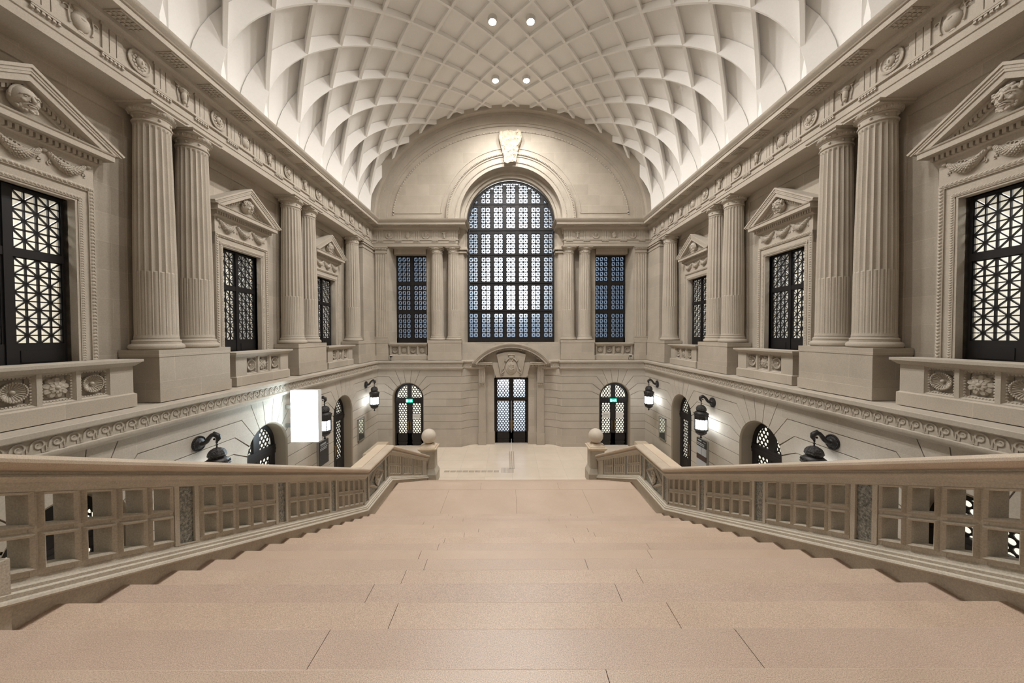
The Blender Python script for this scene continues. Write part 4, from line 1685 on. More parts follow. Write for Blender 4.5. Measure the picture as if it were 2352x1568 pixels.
# ------------------------------------------------------------------ doors with scale-pattern grilles
def scale_grid(mb, x0, x1, z0, z1, pw, ph, y0, y1, inside=None):
    """plate of staggered leaf-shaped holes"""
    rows = int(math.ceil((z1 - z0) / ph)) + 1
    cols = int(math.ceil((x1 - x0) / pw)) + 1
    hexp = [(0.5, -1 / 3), (0.5, 1 / 3), (0, 2 / 3), (-0.5, 1 / 3), (-0.5, -1 / 3), (0, -2 / 3)]
    outer, inner = [], []
    for i in range(6):
        a, b = hexp[i], hexp[(i + 1) % 6]
        outer += [a, ((a[0] + b[0]) / 2, (a[1] + b[1]) / 2)]
    for ox, oz in outer:
        a = math.atan2(oz * ph, ox * pw)
        r = 0.375 * pw
        x, z = r * cos(a), r * sin(a)
        if z < 0:
            z *= 0.82
            x *= 0.90 + 0.0 * z
        inner.append((x / pw, z / ph))

    def cl(x, z):
        return (max(x0, min(x1, x)), max(z0, min(z1, z)))
    for j in range(rows):
        for i in range(cols + 1):
            cx = x0 + (i + (0.5 if j % 2 == 0 else 0.0)) * pw
            cz = z0 + j * ph
            if cx - pw / 2 >= x1 - 1e-6 or cx + pw / 2 <= x0 + 1e-6 or cz - ph * 0.66 >= z1:
                continue
            if inside and not inside(cx, cz):
                continue
            o_ = [cl(cx + p[0] * pw, cz + p[1] * ph) for p in outer]
            n_ = [cl(cx + p[0] * pw, cz + p[1] * ph) for p in inner]
            k = 12
            mb.add([(p[0], y0, p[1]) for p in o_] + [(p[0], y0, p[1]) for p in n_] + [(p[0], y1, p[1]) for p in n_],
                   [(t, (t + 1) % k, (t + 1) % k + k, t + k) for t in range(k)] + [(t + k, (t + 1) % k + k, (t + 1) % k + 2 * k, t + 2 * k) for t in range(k)])


def make_arched_door(pane_mat):
    """two-leaf door under an arched fanlight"""
    root = empty('door_1')
    R0, zs = 0.885, 2.90
    Y = 0.42
    f_ = MB()
    f_.ring((0, 0, zs), R0 - 0.13, R0 + 0.02, Y, Y + 0.09, 0, pi, 32)
    for sg in (-1, 1):
        f_.box(min(sg * (R0 - 0.10), sg * (R0 + 0.02)), max(sg * (R0 - 0.10), sg * (R0 + 0.02)), Y, Y + 0.09, 0, zs)
        f_.box(min(sg * 0.66, sg * R0), max(sg * 0.66, sg * R0), Y + 0.02, Y + 0.09, 2.8, zs)
    f_.box(-0.13, 0.13, Y - 0.02, Y + 0.09, 2.86, zs + R0 - 0.02)
    f_.box(-R0, R0, Y - 0.03, Y + 0.09, 2.575, 2.87)
    f_.box(-R0, R0, Y - 0.045, Y + 0.09, 2.68, 2.76)
    f_.build('door_frame', doorwood, root)
    fg = MB()
    RI = 0.72
    for sg in (-1, 1):
        x0, x1 = sorted((sg * 0.15, sg * 0.66))
        scale_grid(fg, x0, x1, 2.86, zs + RI, 0.170, 0.123, Y + 0.03, Y + 0.055, lambda x, z: math.hypot(x, z - zs) < RI + 0.07)
    # spandrel between the grille and the round frame
    for i in range(24):
        a_, b_ = pi * i / 24, pi * (i + 1) / 24
        fg.add([(r_ * cos(t), Y + 0.02, zs + r_ * sin(t)) for r_, t in ((RI, a_), (R0 - 0.1, a_), (R0 - 0.1, b_), (RI, b_))], [(0, 1, 2, 3)])
    fg.build('fanlight_grille', doorwood, root)
    for sg in (-1, 1):
        lf = MB()
        a, b = 0.006, R0 - 0.10

        def lb(x0, x1, *r):
            lf.box(min(sg * x0, sg * x1), max(sg * x0, sg * x1), *r)
        lb(a, 0.165, Y + 0.0, Y + 0.075, 0.01, 2.56)
        lb(0.66, b, Y + 0.0, Y + 0.075, 0.01, 2.56)
        lb(a, b, Y, Y + 0.075, 0.01, 0.74)
        lb(a, b, Y, Y + 0.075, 2.54, 2.58)
        lb(0.13, b - 0.07, Y - 0.015, Y + 0.05, 0.14, 0.24)
        lb(0.13, b - 0.07, Y - 0.012, Y + 0.05, 0.32, 0.70)
        leaf = lf.build('door_leaf', doorwood, root)
        sgd = MB()
        x0, x1 = sorted((sg * 0.165, sg * 0.66))
        scale_grid(sgd, x0, x1, 0.74, 2.54, 0.165, 0.123, Y + 0.03, Y + 0.055)
        sgd.build('scale_grille', doorwood, leaf)
        h = MB()
        h.tube([(sg * 0.075, Y - 0.005, 0.96), (sg * 0.075, Y - 0.05, 0.98), (sg * 0.075, Y - 0.05, 1.46), (sg * 0.075, Y - 0.005, 1.48)], 0.012, 8)
        h.build('door_handle', brass, leaf, 40)
    p = MB()
    pp = [(-R0, 0.7), (R0, 0.7)] + [(R0 * cos(pi * i / 24), zs + R0 * sin(pi * i / 24)) for i in range(25)]
    p.add([(x, Y + 0.07, z) for x, z in pp], [tuple(range(len(pp)))])
    p.build('pane', pane_mat, root)
    return root


dn = 0
d0 = make_arched_door(door_pane)
DT = {5.93: 'seen through the stair balustrade', 10.88: 'half hidden by the stair handrail', 15.83: 'nearest the end wall'}
for side in 'LR':
    for y in (5.93, 10.88, 15.83):
        dn += 1
        d = d0 if dn == 1 else copy_tree(d0)
        d.name = 'door_%d' % dn
        put(d, side, y)
        tag(d, 'arched black door with scale-pattern grille in the %s wall, %s' % (SIDE[side], DT[y]), None, None, 'structure')
        if side == 'L':
            for ch in d.children:
                if ch.name.startswith('pane'):
                    ch.data = ch.data.copy()
                    ch.data.materials.clear()
                    ch.data.materials.append(door_pane_warm)
for x in (-6.08, 6.08):
    dn += 1
    d = copy_tree(d0)
    d.name = 'door_%d' % dn
    put(d, 'E', x, 0, -0.09)
    tag(d, 'arched black two-leaf door with scale grille, %s of the portal in the end wall' % ('left' if x < 0 else 'right'), None, None, 'structure')

# central door
dn += 1
root = empty('door_%d' % dn)
Y = 0.80
f_ = MB()
for sg in (-1, 1):
    f_.box(min(sg * 0.94, sg * 1.05), max(sg * 0.94, sg * 1.05), Y, Y + 0.1, 0, 4.0)
f_.box(-1.05, 1.05, Y, Y + 0.1, 3.90, 4.02)
f_.box(-1.05, 1.05, Y - 0.03, Y + 0.1, 2.62, 2.80)
f_.box(-0.14, 0.14, Y - 0.02, Y + 0.1, 2.6, 4.0)
for sg in (-1, 1):
    f_.box(min(sg * 0.85, sg * 0.94), max(sg * 0.85, sg * 0.94), Y + 0.01, Y + 0.1, 2.7, 4.0)
f_.build('door_frame', doorwood, root)
g = MB()
for sg in (-1, 1):
    x0, x1 = sorted((sg * 0.14, sg * 0.86))
    scale_grid(g, x0, x1, 2.80, 3.90, 0.18, 0.126, Y + 0.03, Y + 0.055)
g.build('fanlight_grille', doorwood, root)
for sg in (-1, 1):
    lf = MB()

    def lb(x0, x1, *r):
        lf.box(min(sg * x0, sg * x1), max(sg * x0, sg * x1), *r)
    lb(0.006, 0.15, Y, Y + 0.08, 0.01, 2.62)
    lb(0.85, 0.94, Y, Y + 0.08, 0.01, 2.62)
    lb(0.006, 0.94, Y, Y + 0.08, 0.01, 0.70)
    lb(0.006, 0.94, Y, Y + 0.08, 2.54, 2.62)
    lb(0.12, 0.86, Y - 0.015, Y + 0.05, 0.14, 0.24)
    lb(0.12, 0.86, Y - 0.012, Y + 0.05, 0.30, 0.60)
    leaf = lf.build('door_leaf', doorwood, root)
    g = MB()
    x0, x1 = sorted((sg * 0.15, sg * 0.85))
    scale_grid(g, x0, x1, 0.70, 2.54, 0.175, 0.12, Y + 0.03, Y + 0.055)
    g.build('scale_grille', doorwood, leaf)
    h = MB()
    h.tube([(sg * 0.08, Y - 0.005, 0.88), (sg * 0.08, Y - 0.05, 0.90), (sg * 0.08, Y - 0.05, 1.36), (sg * 0.08, Y - 0.005, 1.38)], 0.013, 8)
    h.build('door_handle', brass, leaf, 40)
    dc = MB()
    dc.box(min(sg * 0.15, sg * 0.85), max(sg * 0.15, sg * 0.85), Y - 0.04, Y, 2.585, 2.61)
    dc.build('door_closer', steel, leaf)
p = MB()
p.add([(-1.0, Y + 0.075, 0.6), (1.0, Y + 0.075, 0.6), (1.0, Y + 0.075, 4.0), (-1.0, Y + 0.075, 4.0)], [(0, 1, 2, 3)])
p.build('pane', frost, root)
put(root, 'E', 0)
tag(root, 'tall rectangular black double door of the central portal under the coat of arms', None, None, 'structure')


# ------------------------------------------------------------------ portal around the central door
root = empty('door_portal')
for sg in (-1, 1):
    ps = MB()

    def bx(x0, x1, *r):
        ps.box(min(sg * x0, sg * x1), max(sg * x0, sg * x1), *r)
    bx(1.03, 1.12, 0.60, 0.85, 0, 4.05)
    bx(1.12, 1.22, 0.56, 0.85, 0, 4.12)
    bx(1.22, 1.40, 0.53, 0.85, 0, 4.25)
    bx(1.40, 1.50, 0.50, 0.85, 0, 4.35)
    bx(1.01, 1.52, 0.49, 0.85, 0, 0.72)
    ps.build('door_architrave', stone, root)
for sg in (-1, 1):
    p = MB()

    def bx(x0, x1, *r):
        p.box(min(sg * x0, sg * x1), max(sg * x0, sg * x1), *r)
    bx(1.53, 1.96, 0.36, 0.85, 0.72, 4.70)
    bx(1.51, 1.99, 0.33, 0.85, 0.0, 0.72)
    p.build('pilaster', stone, root)
    c = MB()
    c.box(min(sg * 1.56, sg * 1.93), max(sg * 1.56, sg * 1.93), 0.26, 0.4, 3.74, 4.72)
    for i in range(4):
        x = sg * (1.60 + 0.29 * i / 3)
        c.box(x - 0.028, x + 0.028, 0.235, 0.3, 3.82, 4.66)
        c.frustum((x - 0.028, x + 0.028, 0.24, 0.3, 3.62), (x - 0.018, x + 0.018, 0.25, 0.3, 3.72))
    c.build('console', stone, root)
    e = MB()
    x0, x1 = sorted((sg * 1.10, sg * 2.10))
    e.box(x0, x1, 0.20, 0.85, 4.70, 4.76)
    for i in range(11):
        x = x0 + 0.05 + (x1 - x0 - 0.1) * i / 10
        e.box(x - 0.027, x + 0.027, 0.10, 0.3, 4.76, 4.84)
    x0, x1 = sorted((sg * 1.10, sg * 2.24))
    e.box(x0, x1, -0.02, 0.85, 4.85, 4.95)
    e.box(x0, x1 if sg > 0 else x1, -0.05, 0.85, 4.95, 5.01)
    e.build('entablature', stone, root)
# segmental gable: circle through (+-2.3, 4.98) and (0, 6.12)
ch, rise = 2.30, 1.13
RG = (ch * ch + rise * rise) / (2 * rise)
GZ = 6.12 - RG
a0 = math.asin((4.98 - GZ) / RG)
g = MB()
for r0, r1, y0 in ((RG - 0.07, RG, -0.22), (RG - 0.14, RG - 0.05, -0.19), (RG - 0.27, RG - 0.13, -0.15), (RG - 0.40, RG - 0.26, 0.12)):
    aa = math.asin(min(1, (4.98 - GZ) / r1))
    g.ring((0, 0, GZ), r0, r1, y0, 0.75, aa, pi - aa, 48)
g.prism([(2.0 * cos(pi * 0) if False else x, z) for x, z in
         [((RG - 0.3) * cos(t), GZ + (RG - 0.3) * sin(t)) for t in [a0 + 0.04 + (pi - 2 * a0 - 0.08) * i / 30 for i in range(31)]]], 0.30, 0.75)
nd = 44
for i in range(nd):
    a = a0 + 0.10 + (pi - 2 * a0 - 0.20) * i / (nd - 1)
    r = RG - 0.33
    g.prism([(r * cos(a) + dx * sin(a) + dz * cos(a), GZ + r * sin(a) - dx * cos(a) + dz * sin(a)) for dx, dz in ((-0.026, -0.05), (0.026, -0.05), (0.026, 0.05), (-0.026, 0.05))], 0.0, 0.2)
g.build('segmental_pediment', stone, root)
k = MB()
k.prism([(-0.86, 5.46), (-0.60, 4.12), (0.60, 4.12), (0.86, 5.46), (0.45, 5.58), (0, 5.62), (-0.45, 5.58)], 0.02, 0.8)
for sg in (-1, 1):
    k.prism([(sg * 1.15, 4.98), (sg * 0.91, 4.10), (sg * 0.60, 4.10), (sg * 0.78, 4.98)], 0.10, 0.8)
    k.prism([(sg * 0.32, 5.60), (sg * 0.22, 4.12), (sg * 0.235, 4.12), (sg * 0.335, 5.60)], 0.012, 0.05)
k.build('keystone', stone, root)
co = MB()
co.sphere((0, 0.03, 4.72), (0.36, 0.11, 0.47), 28, 16)
co.sphere((0, -0.04, 4.72), (0.25, 0.06, 0.34), 24, 12)
co.sphere((0, 0.0, 5.32), (0.16, 0.09, 0.13), 14, 8)
co.tube([(-0.19, 0.0, 5.42), (-0.08, -0.06, 5.46), (0.08, -0.06, 5.46), (0.19, 0.0, 5.42)], [0.035, 0.045, 0.045, 0.035], 8)
for sg in (-1, 1):
    co.tube([(sg * x, y, z) for x, y, z in ((0.10, -0.05, 5.24), (0.22, -0.04, 5.18), (0.30, -0.03, 5.06), (0.38, -0.02, 5.12), (0.35, -0.02, 5.20))], [0.045, 0.05, 0.05, 0.04, 0.025], 8)
    co.tube([(sg * x, y, z) for x, y, z in ((0.36, -0.01, 4.98), (0.41, 0.0, 4.80), (0.46, -0.02, 4.62), (0.54, -0.02, 4.58), (0.53, -0.02, 4.48), (0.46, -0.02, 4.50))], [0.03, 0.035, 0.04, 0.04, 0.03, 0.02], 8)
    co.tube([(sg * x, y, z) for x, y, z in ((0.40, 0.0, 4.50), (0.50, -0.02, 4.40), (0.57, -0.02, 4.35), (0.52, -0.02, 4.27), (0.45, -0.02, 4.32))], [0.03, 0.035, 0.035, 0.03, 0.02], 8)
    co.sphere((sg * 0.075, -0.07, 5.12), (0.05, 0.04, 0.05), 8, 6)
    co.sphere((sg * 0.12, -0.09, 4.85), (0.05, 0.03, 0.07), 8, 6)
    co.sphere((sg * 0.10, -0.09, 4.62), (0.06, 0.03, 0.05), 8, 6)
for r_ in (0.0, 0.9, 1.8, 2.7, 3.6, 4.5, 5.4):
    co.sphere((0.11 * cos(r_), -0.095, 4.72 + 0.16 * sin(r_)), (0.035, 0.025, 0.05), 7, 5)
co.build('coat_of_arms', relief, root, 60)
put(root, 'E', 0)
tag(root, 'carved stone door portal with curved pediment and coat of arms on the end wall', 'door surround', None, 'thing')

# damaged sculpture on the keystone of the great arch
root = empty('keystone_sculpture')
for nm, x0, x1, w0, w1, z0, z1, yf in (('torso_block', 0, 0, 0.50, 0.60, 17.55, 18.52, 0.30), ('lower_block', 0, 0, 0.33, 0.50, 16.66, 17.56, 0.34)):
    m_ = MB()
    nx_, nz_, ny_ = 14, 16, 4
    for face in range(1):
        vs_ = []
        for j in range(nz_ + 1):
            for i in range(nx_ + 2 * ny_ + 1):
                t = j / nz_
                w = w0 + (w1 - w0) * t
                if i < ny_:
                    x, y = -w, 0.42 - yf * i / ny_ - 0.0
                elif i <= ny_ + nx_:
                    x, y = -w + 2 * w * (i - ny_) / nx_, 0.42 - yf
                else:
                    x, y = w, 0.42 - yf + yf * (i - ny_ - nx_) / ny_
                vs_.append((x, y, z0 + (z1 - z0) * t))
        k_ = nx_ + 2 * ny_ + 1
        m_.add(vs_, [(j * k_ + i, j * k_ + i + 1, (j + 1) * k_ + i + 1, (j + 1) * k_ + i) for j in range(nz_) for i in range(k_ - 1)])
        m_.f.append(tuple(nz_ * k_ + i for i in range(k_)))
        m_.f.append(tuple(k_ - 1 - i for i in range(k_)))
    m_.jitter(0.085, 4.5, 3.0).jitter(0.035, 13, 9.0)
    m_.build(nm, rough_stone, root, 25)
for sg in (-1, 1):
    m_ = MB()
    m_.tube([(sg * 0.52, 0.20, 18.40), (sg * 0.56, 0.16, 18.15), (sg * 0.50, 0.18, 17.85), (sg * 0.42, 0.16, 17.62)], [0.12, 0.13, 0.11, 0.08], 9)
    m_.jitter(0.04, 9, 2.0 + sg)
    m_.build('wing_fragment', rough_stone, root, 40)
put(root, 'E', -0.03)
tag(root, 'rough broken stone sculpture on the keystone above the great arched window', 'sculpture')


# ------------------------------------------------------------------ wall lanterns
def make_lantern():
    root = empty('wall_lantern')
    YL = -0.46          # lantern axis, in front of the wall
    r = MB()
    r.lathey([(0.0, -0.09), (0.05, -0.09), (0.07, -0.06), (0.12, -0.055), (0.15, -0.03), (0.185, -0.035), (0.19, 0.0), (0, 0.0)], 28, (0, 0, 3.95))
    for i in range(28):
        a = 2 * pi * i / 28
        r.sphere((0.165 * cos(a), -0.04, 3.95 + 0.165 * sin(a)), (0.016, 0.016, 0.016), 5, 4)
    r.build('wall_rose', bronze, root, 45)
    a = MB()
    pts = [(0, -0.06, 3.95), (0, -0.14, 3.95), (0, -0.21, 4.00), (0, -0.27, 4.09), (0, -0.34, 4.16), (0, -0.42, 4.175), (0, -0.49, 4.14), (0, -0.505, 4.07), (0, -0.47, 4.02), (0, -0.455, 3.99)]
    a.tube(pts, [0.055, 0.055, 0.052, 0.05, 0.05, 0.062, 0.062, 0.05, 0.035, 0.022], 12)
    a.sphere((0, -0.40, 4.06), (0.028, 0.028, 0.028), 8, 6)
    a.tube([(0, -0.36, 4.21), (0, -0.40, 4.235), (0, -0.45, 4.22)], [0.012, 0.022, 0.012], 6)
    a.build('arm', bronze, root, 50)
    s = MB()
    s.lathe([(0.012, 4.02), (0.012, 3.985), (0.026, 3.98), (0.026, 3.965), (0.012, 3.96), (0.012, 3.935), (0.028, 3.93), (0.028, 3.91), (0.014, 3.905), (0.02, 3.86), (0.06, 3.84)], 14, (0, YL, 0))
    s.build('stem', bronze, root, 40)
    d = MB()
    d.lathe([(0.02, 3.845), (0.09, 3.835), (0.15, 3.795), (0.185, 3.735), (0.195, 3.68), (0.20, 3.665), (0.19, 3.65), (0.175, 3.625), (0.165, 3.60)], 8, (0, YL, 0))
    d.build('pierced_dome', pierced, root, None)
    for i in range(8):
        t = 2 * pi * i / 8
        d2 = [(0.03, 3.847), (0.092, 3.838), (0.152, 3.798), (0.188, 3.737), (0.20, 3.668)]
        s_ = MB()
    c = MB()
    c.lathe([(0.165, 3.60), (0.20, 3.585), (0.245, 3.545), (0.262, 3.485), (0.262, 3.45), (0.275, 3.445), (0.275, 3.425), (0.24, 3.415), (0.24, 3.30), (0.225, 3.30)], 8, (0, YL, 0))
    for i in range(16):
        t = 2 * pi * (i + 0.5) / 16
        c.sphere((0.245 * cos(t), YL + 0.245 * sin(t), 3.51), (0.03, 0.03, 0.028), 6, 4)
    c.build('collar', bronze, root, 35)
    fr = MB()
    for i in range(8):
        t = 2 * pi * i / 8
        x, y = 0.232 * cos(t), YL + 0.232 * sin(t)
        fr.tube([(x, y, 3.42), (x, y, 2.88)], 0.018, 6)
        for k_ in range(12):
            fr.sphere((0.25 * cos(t), YL + 0.25 * sin(t), 2.92 + 0.36 * k_ / 11), (0.011, 0.011, 0.013), 4, 3)
    fr.lathe([(0.225, 3.315), (0.245, 3.315), (0.245, 3.285), (0.225, 3.285)], 8, (0, YL, 0), cap=False)
    fr.lathe([(0.225, 2.92), (0.25, 2.92), (0.25, 2.88), (0.225, 2.88)], 8, (0, YL, 0), cap=False)
    fr.build('frame_bar', bronze, root, 40)
    gl = MB()
    gl.lathe([(0.222, 2.90), (0.222, 3.30)], 8, (0, YL, 0), cap=False)
    gl.build('glass', lamp_glass, root)
    b = MB()
    b.lathe([(0.25, 2.895), (0.262, 2.88), (0.255, 2.855), (0.215, 2.83), (0.21, 2.80), (0.215, 2.77), (0.19, 2.735), (0.14, 2.69), (0.07, 2.655), (0.04, 2.64), (0.02, 2.63)], 8, (0, YL, 0))
    b.build('bowl', bronze, root, 35)
    fi = MB()
    fi.lathe([(0.02, 2.64), (0.03, 2.615), (0.022, 2.60), (0.042, 2.58), (0.045, 2.56), (0.03, 2.54), (0.012, 2.525), (0.002, 2.51)], 12, (0, YL, 0))
    fi.build('finial', bronze, root, 50)
    return root


lan0 = make_lantern()
LT = {('L', 8.40): 'nearest the camera, its glass hidden behind the handrail', ('L', 13.35): 'partly covered by the white screen',
      ('L', 18.33): 'next to the end wall', ('R', 8.40): 'nearest the camera, its glass hidden behind the handrail',
      ('R', 13.35): 'between two arched doors', ('R', 18.33): 'next to the end wall'}
i = 0
for side in 'LR':
    for y in (8.40, 13.35, 18.33):
        p = lan0 if i == 0 else copy_tree(lan0)
        i += 1
        put(p, side, y)
        tag(p, 'black bronze lantern on the %s wall, %s' % (SIDE[side], LT[(side, y)]), 'lantern', 'bronze wall lanterns')


# ------------------------------------------------------------------ stair balustrades
def bal(mb, sg):
    """(s, n, h) -> world: along the stair, out from the stair axis, height above the pitch line"""
    return mb.map(lambda s, n_, h: (sg * NF(n_, s), s, B(s) + h))


def bal_sweep(prof, s0, s1):
    m_ = MB()
    ss = [s0] + [b for b in (BY1, BY2) if s0 < b < s1] + [s1]
    k_ = len(prof)
    for s in ss:
        m_.v += [(s, n_, h) for n_, h in prof]
    for i in range(len(ss) - 1):
        m_.f += [(i * k_ + j, i * k_ + (j + 1) % k_, (i + 1) * k_ + (j + 1) % k_, (i + 1) * k_ + j) for j in range(k_)]
    m_.f += [tuple(range(k_)), tuple((len(ss) - 1) * k_ + j for j in range(k_ - 1, -1, -1))]
    return m_


RAIL = [(3.50, 1.00), (3.455, 1.015), (3.425, 1.035), (3.412, 1.06), (3.416, 1.085), (3.435, 1.105), (3.465, 1.115), (3.84, 1.115),
        (3.86, 1.10), (3.87, 1.07), (3.86, 1.02), (3.80, 1.00)]
SUB = [(3.56, 0.85), (3.535, 0.86), (3.535, 0.885), (3.515, 0.895), (3.515, 0.925), (3.50, 0.935), (3.475, 0.95), (3.465, 0.962), (3.475, 0.975),
       (3.495, 0.985), (3.50, 1.002), (3.80, 1.002), (3.76, 0.95), (3.74, 0.85)]
BASE = [(3.56, 0.095), (3.475, 0.10), (3.465, 0.115), (3.475, 0.132), (3.492, 0.140), (3.492, 0.172), (3.515, 0.182), (3.515, 0.205), (3.54, 0.215),
        (3.562, 0.248), (3.74, 0.248), (3.80, 0.20), (3.80, 0.095)]
PLIN = [(3.545, -0.42), (3.545, 0.115), (3.84, 0.115), (3.84, -0.42)]


def grille_panel(s0, s1, nc=5):
    m_ = MB()
    nf, nb = 3.565, 3.72
    p_ = (s1 - s0) / nc
    o_ = p_ * 0.155
    rows = [(0.315, 0.535), (0.62, 0.84)]
    # solid members
    for i in range(nc + 1):
        a = s0 + i * p_ - (o_ if i > 0 else 0.0)
        b = s0 + i * p_ + (o_ if i < nc else 0.0)
        m_.box(a, b, nf, nb, 0.24, 0.86)
    for z0, z1 in ((0.24, 0.315), (0.535, 0.62), (0.84, 0.86)):
        m_.box(s0, s1, nf + 0.002, nb - 0.002, z0, z1)
    # moulded rim round every opening
    for i in range(nc):
        a, b = s0 + i * p_ + o_, s0 + (i + 1) * p_ - o_
        for z0, z1 in rows:
            w = 0.030
            A_ = [(a - w, z0 - w), (b + w, z0 - w), (b + w, z1 + w), (a - w, z1 + w)]
            B_ = [(a - w * 0.45, z0 - w * 0.45), (b + w * 0.45, z0 - w * 0.45), (b + w * 0.45, z1 + w * 0.45), (a - w * 0.45, z1 + w * 0.45)]
            C_ = [(a + 0.004, z0 + 0.004), (b - 0.004, z0 + 0.004), (b - 0.004, z1 - 0.004), (a + 0.004, z1 - 0.004)]
            m_.add([(x, nf, z) for x, z in A_] + [(x, nf - 0.030, z) for x, z in B_] + [(x, nf - 0.012, z) for x, z in C_] + [(x, nf + 0.02, z) for x, z in C_],
                   [(k_ + 4 * t, (k_ + 1) % 4 + 4 * t, (k_ + 1) % 4 + 4 * t + 4, k_ + 4 * t + 4) for t in range(3) for k_ in range(4)])
    return m_


def marble_strip(s0, s1):
    m_ = MB()
    m_.box(s0, s1, 3.572, 3.70, 0.255, 0.872)
    return m_


def strip_frame(s0, s1, w=0.05):
    m_ = MB()
    for a, b, z0, z1 in ((s0 - w, s0, 0.24, 0.91), (s1, s1 + w, 0.24, 0.91), (s0, s1, 0.872, 0.91), (s0, s1, 0.24, 0.256)):
        m_.box(a, b, 3.55, 3.72, z0, z1)
    return m_


def lozenge(s0, s1, sg):
    fr = MB()
    sm, hm = (s0 + s1) / 2, 0.565
    C = [(s0 + 0.03, hm), (sm, 0.275), (s1 - 0.03, hm), (sm, 0.855)]
    D = [(s0 + 0.16, hm), (sm, 0.36), (s1 - 0.16, hm), (sm, 0.77)]
    for i in range(4):
        a, b, c, d = C[i], C[(i + 1) % 4], D[(i + 1) % 4], D[i]
        mid = [((a[0] + d[0]) / 2, (a[1] + d[1]) / 2), ((b[0] + c[0]) / 2, (b[1] + c[1]) / 2)]
        fr.add([(a[0], 3.59, a[1]), (b[0], 3.59, b[1]), (mid[1][0], 3.545, mid[1][1]), (mid[0][0], 3.545, mid[0][1]), (c[0], 3.60, c[1]), (d[0], 3.60, d[1])],
               [(0, 1, 2, 3), (3, 2, 4, 5)])
    fr.add([(x, 3.60, z) for x, z in D], [(0, 1, 2, 3)])
    bk = MB()
    bk.box(s0, s1, 3.592, 3.72, 0.24, 0.87)
    rl = MB()
    rr = random.Random(11)
    rl.sphere((sm, 3.575, hm), (0.09, 0.03, 0.13), 12, 8)
    for i in range(12):
        a = 2 * pi * i / 12
        rl.sphere((sm + 0.10 * cos(a) + rr.uniform(-.012, .012), 3.57, hm + 0.135 * sin(a)), (0.032, 0.028, 0.036), 7, 5)
    for i in range(7):
        rl.sphere((sm + rr.uniform(-0.05, 0.05), 3.552, hm + rr.uniform(-0.09, 0.09)), (0.03, 0.024, 0.034), 7, 5)
    rl.tube([(sm - 0.05, 3.56, hm - 0.15), (sm, 3.555, hm - 0.20), (sm + 0.05, 3.56, hm - 0.15)], [0.015, 0.025, 0.015], 6)
    return fr, bk, rl


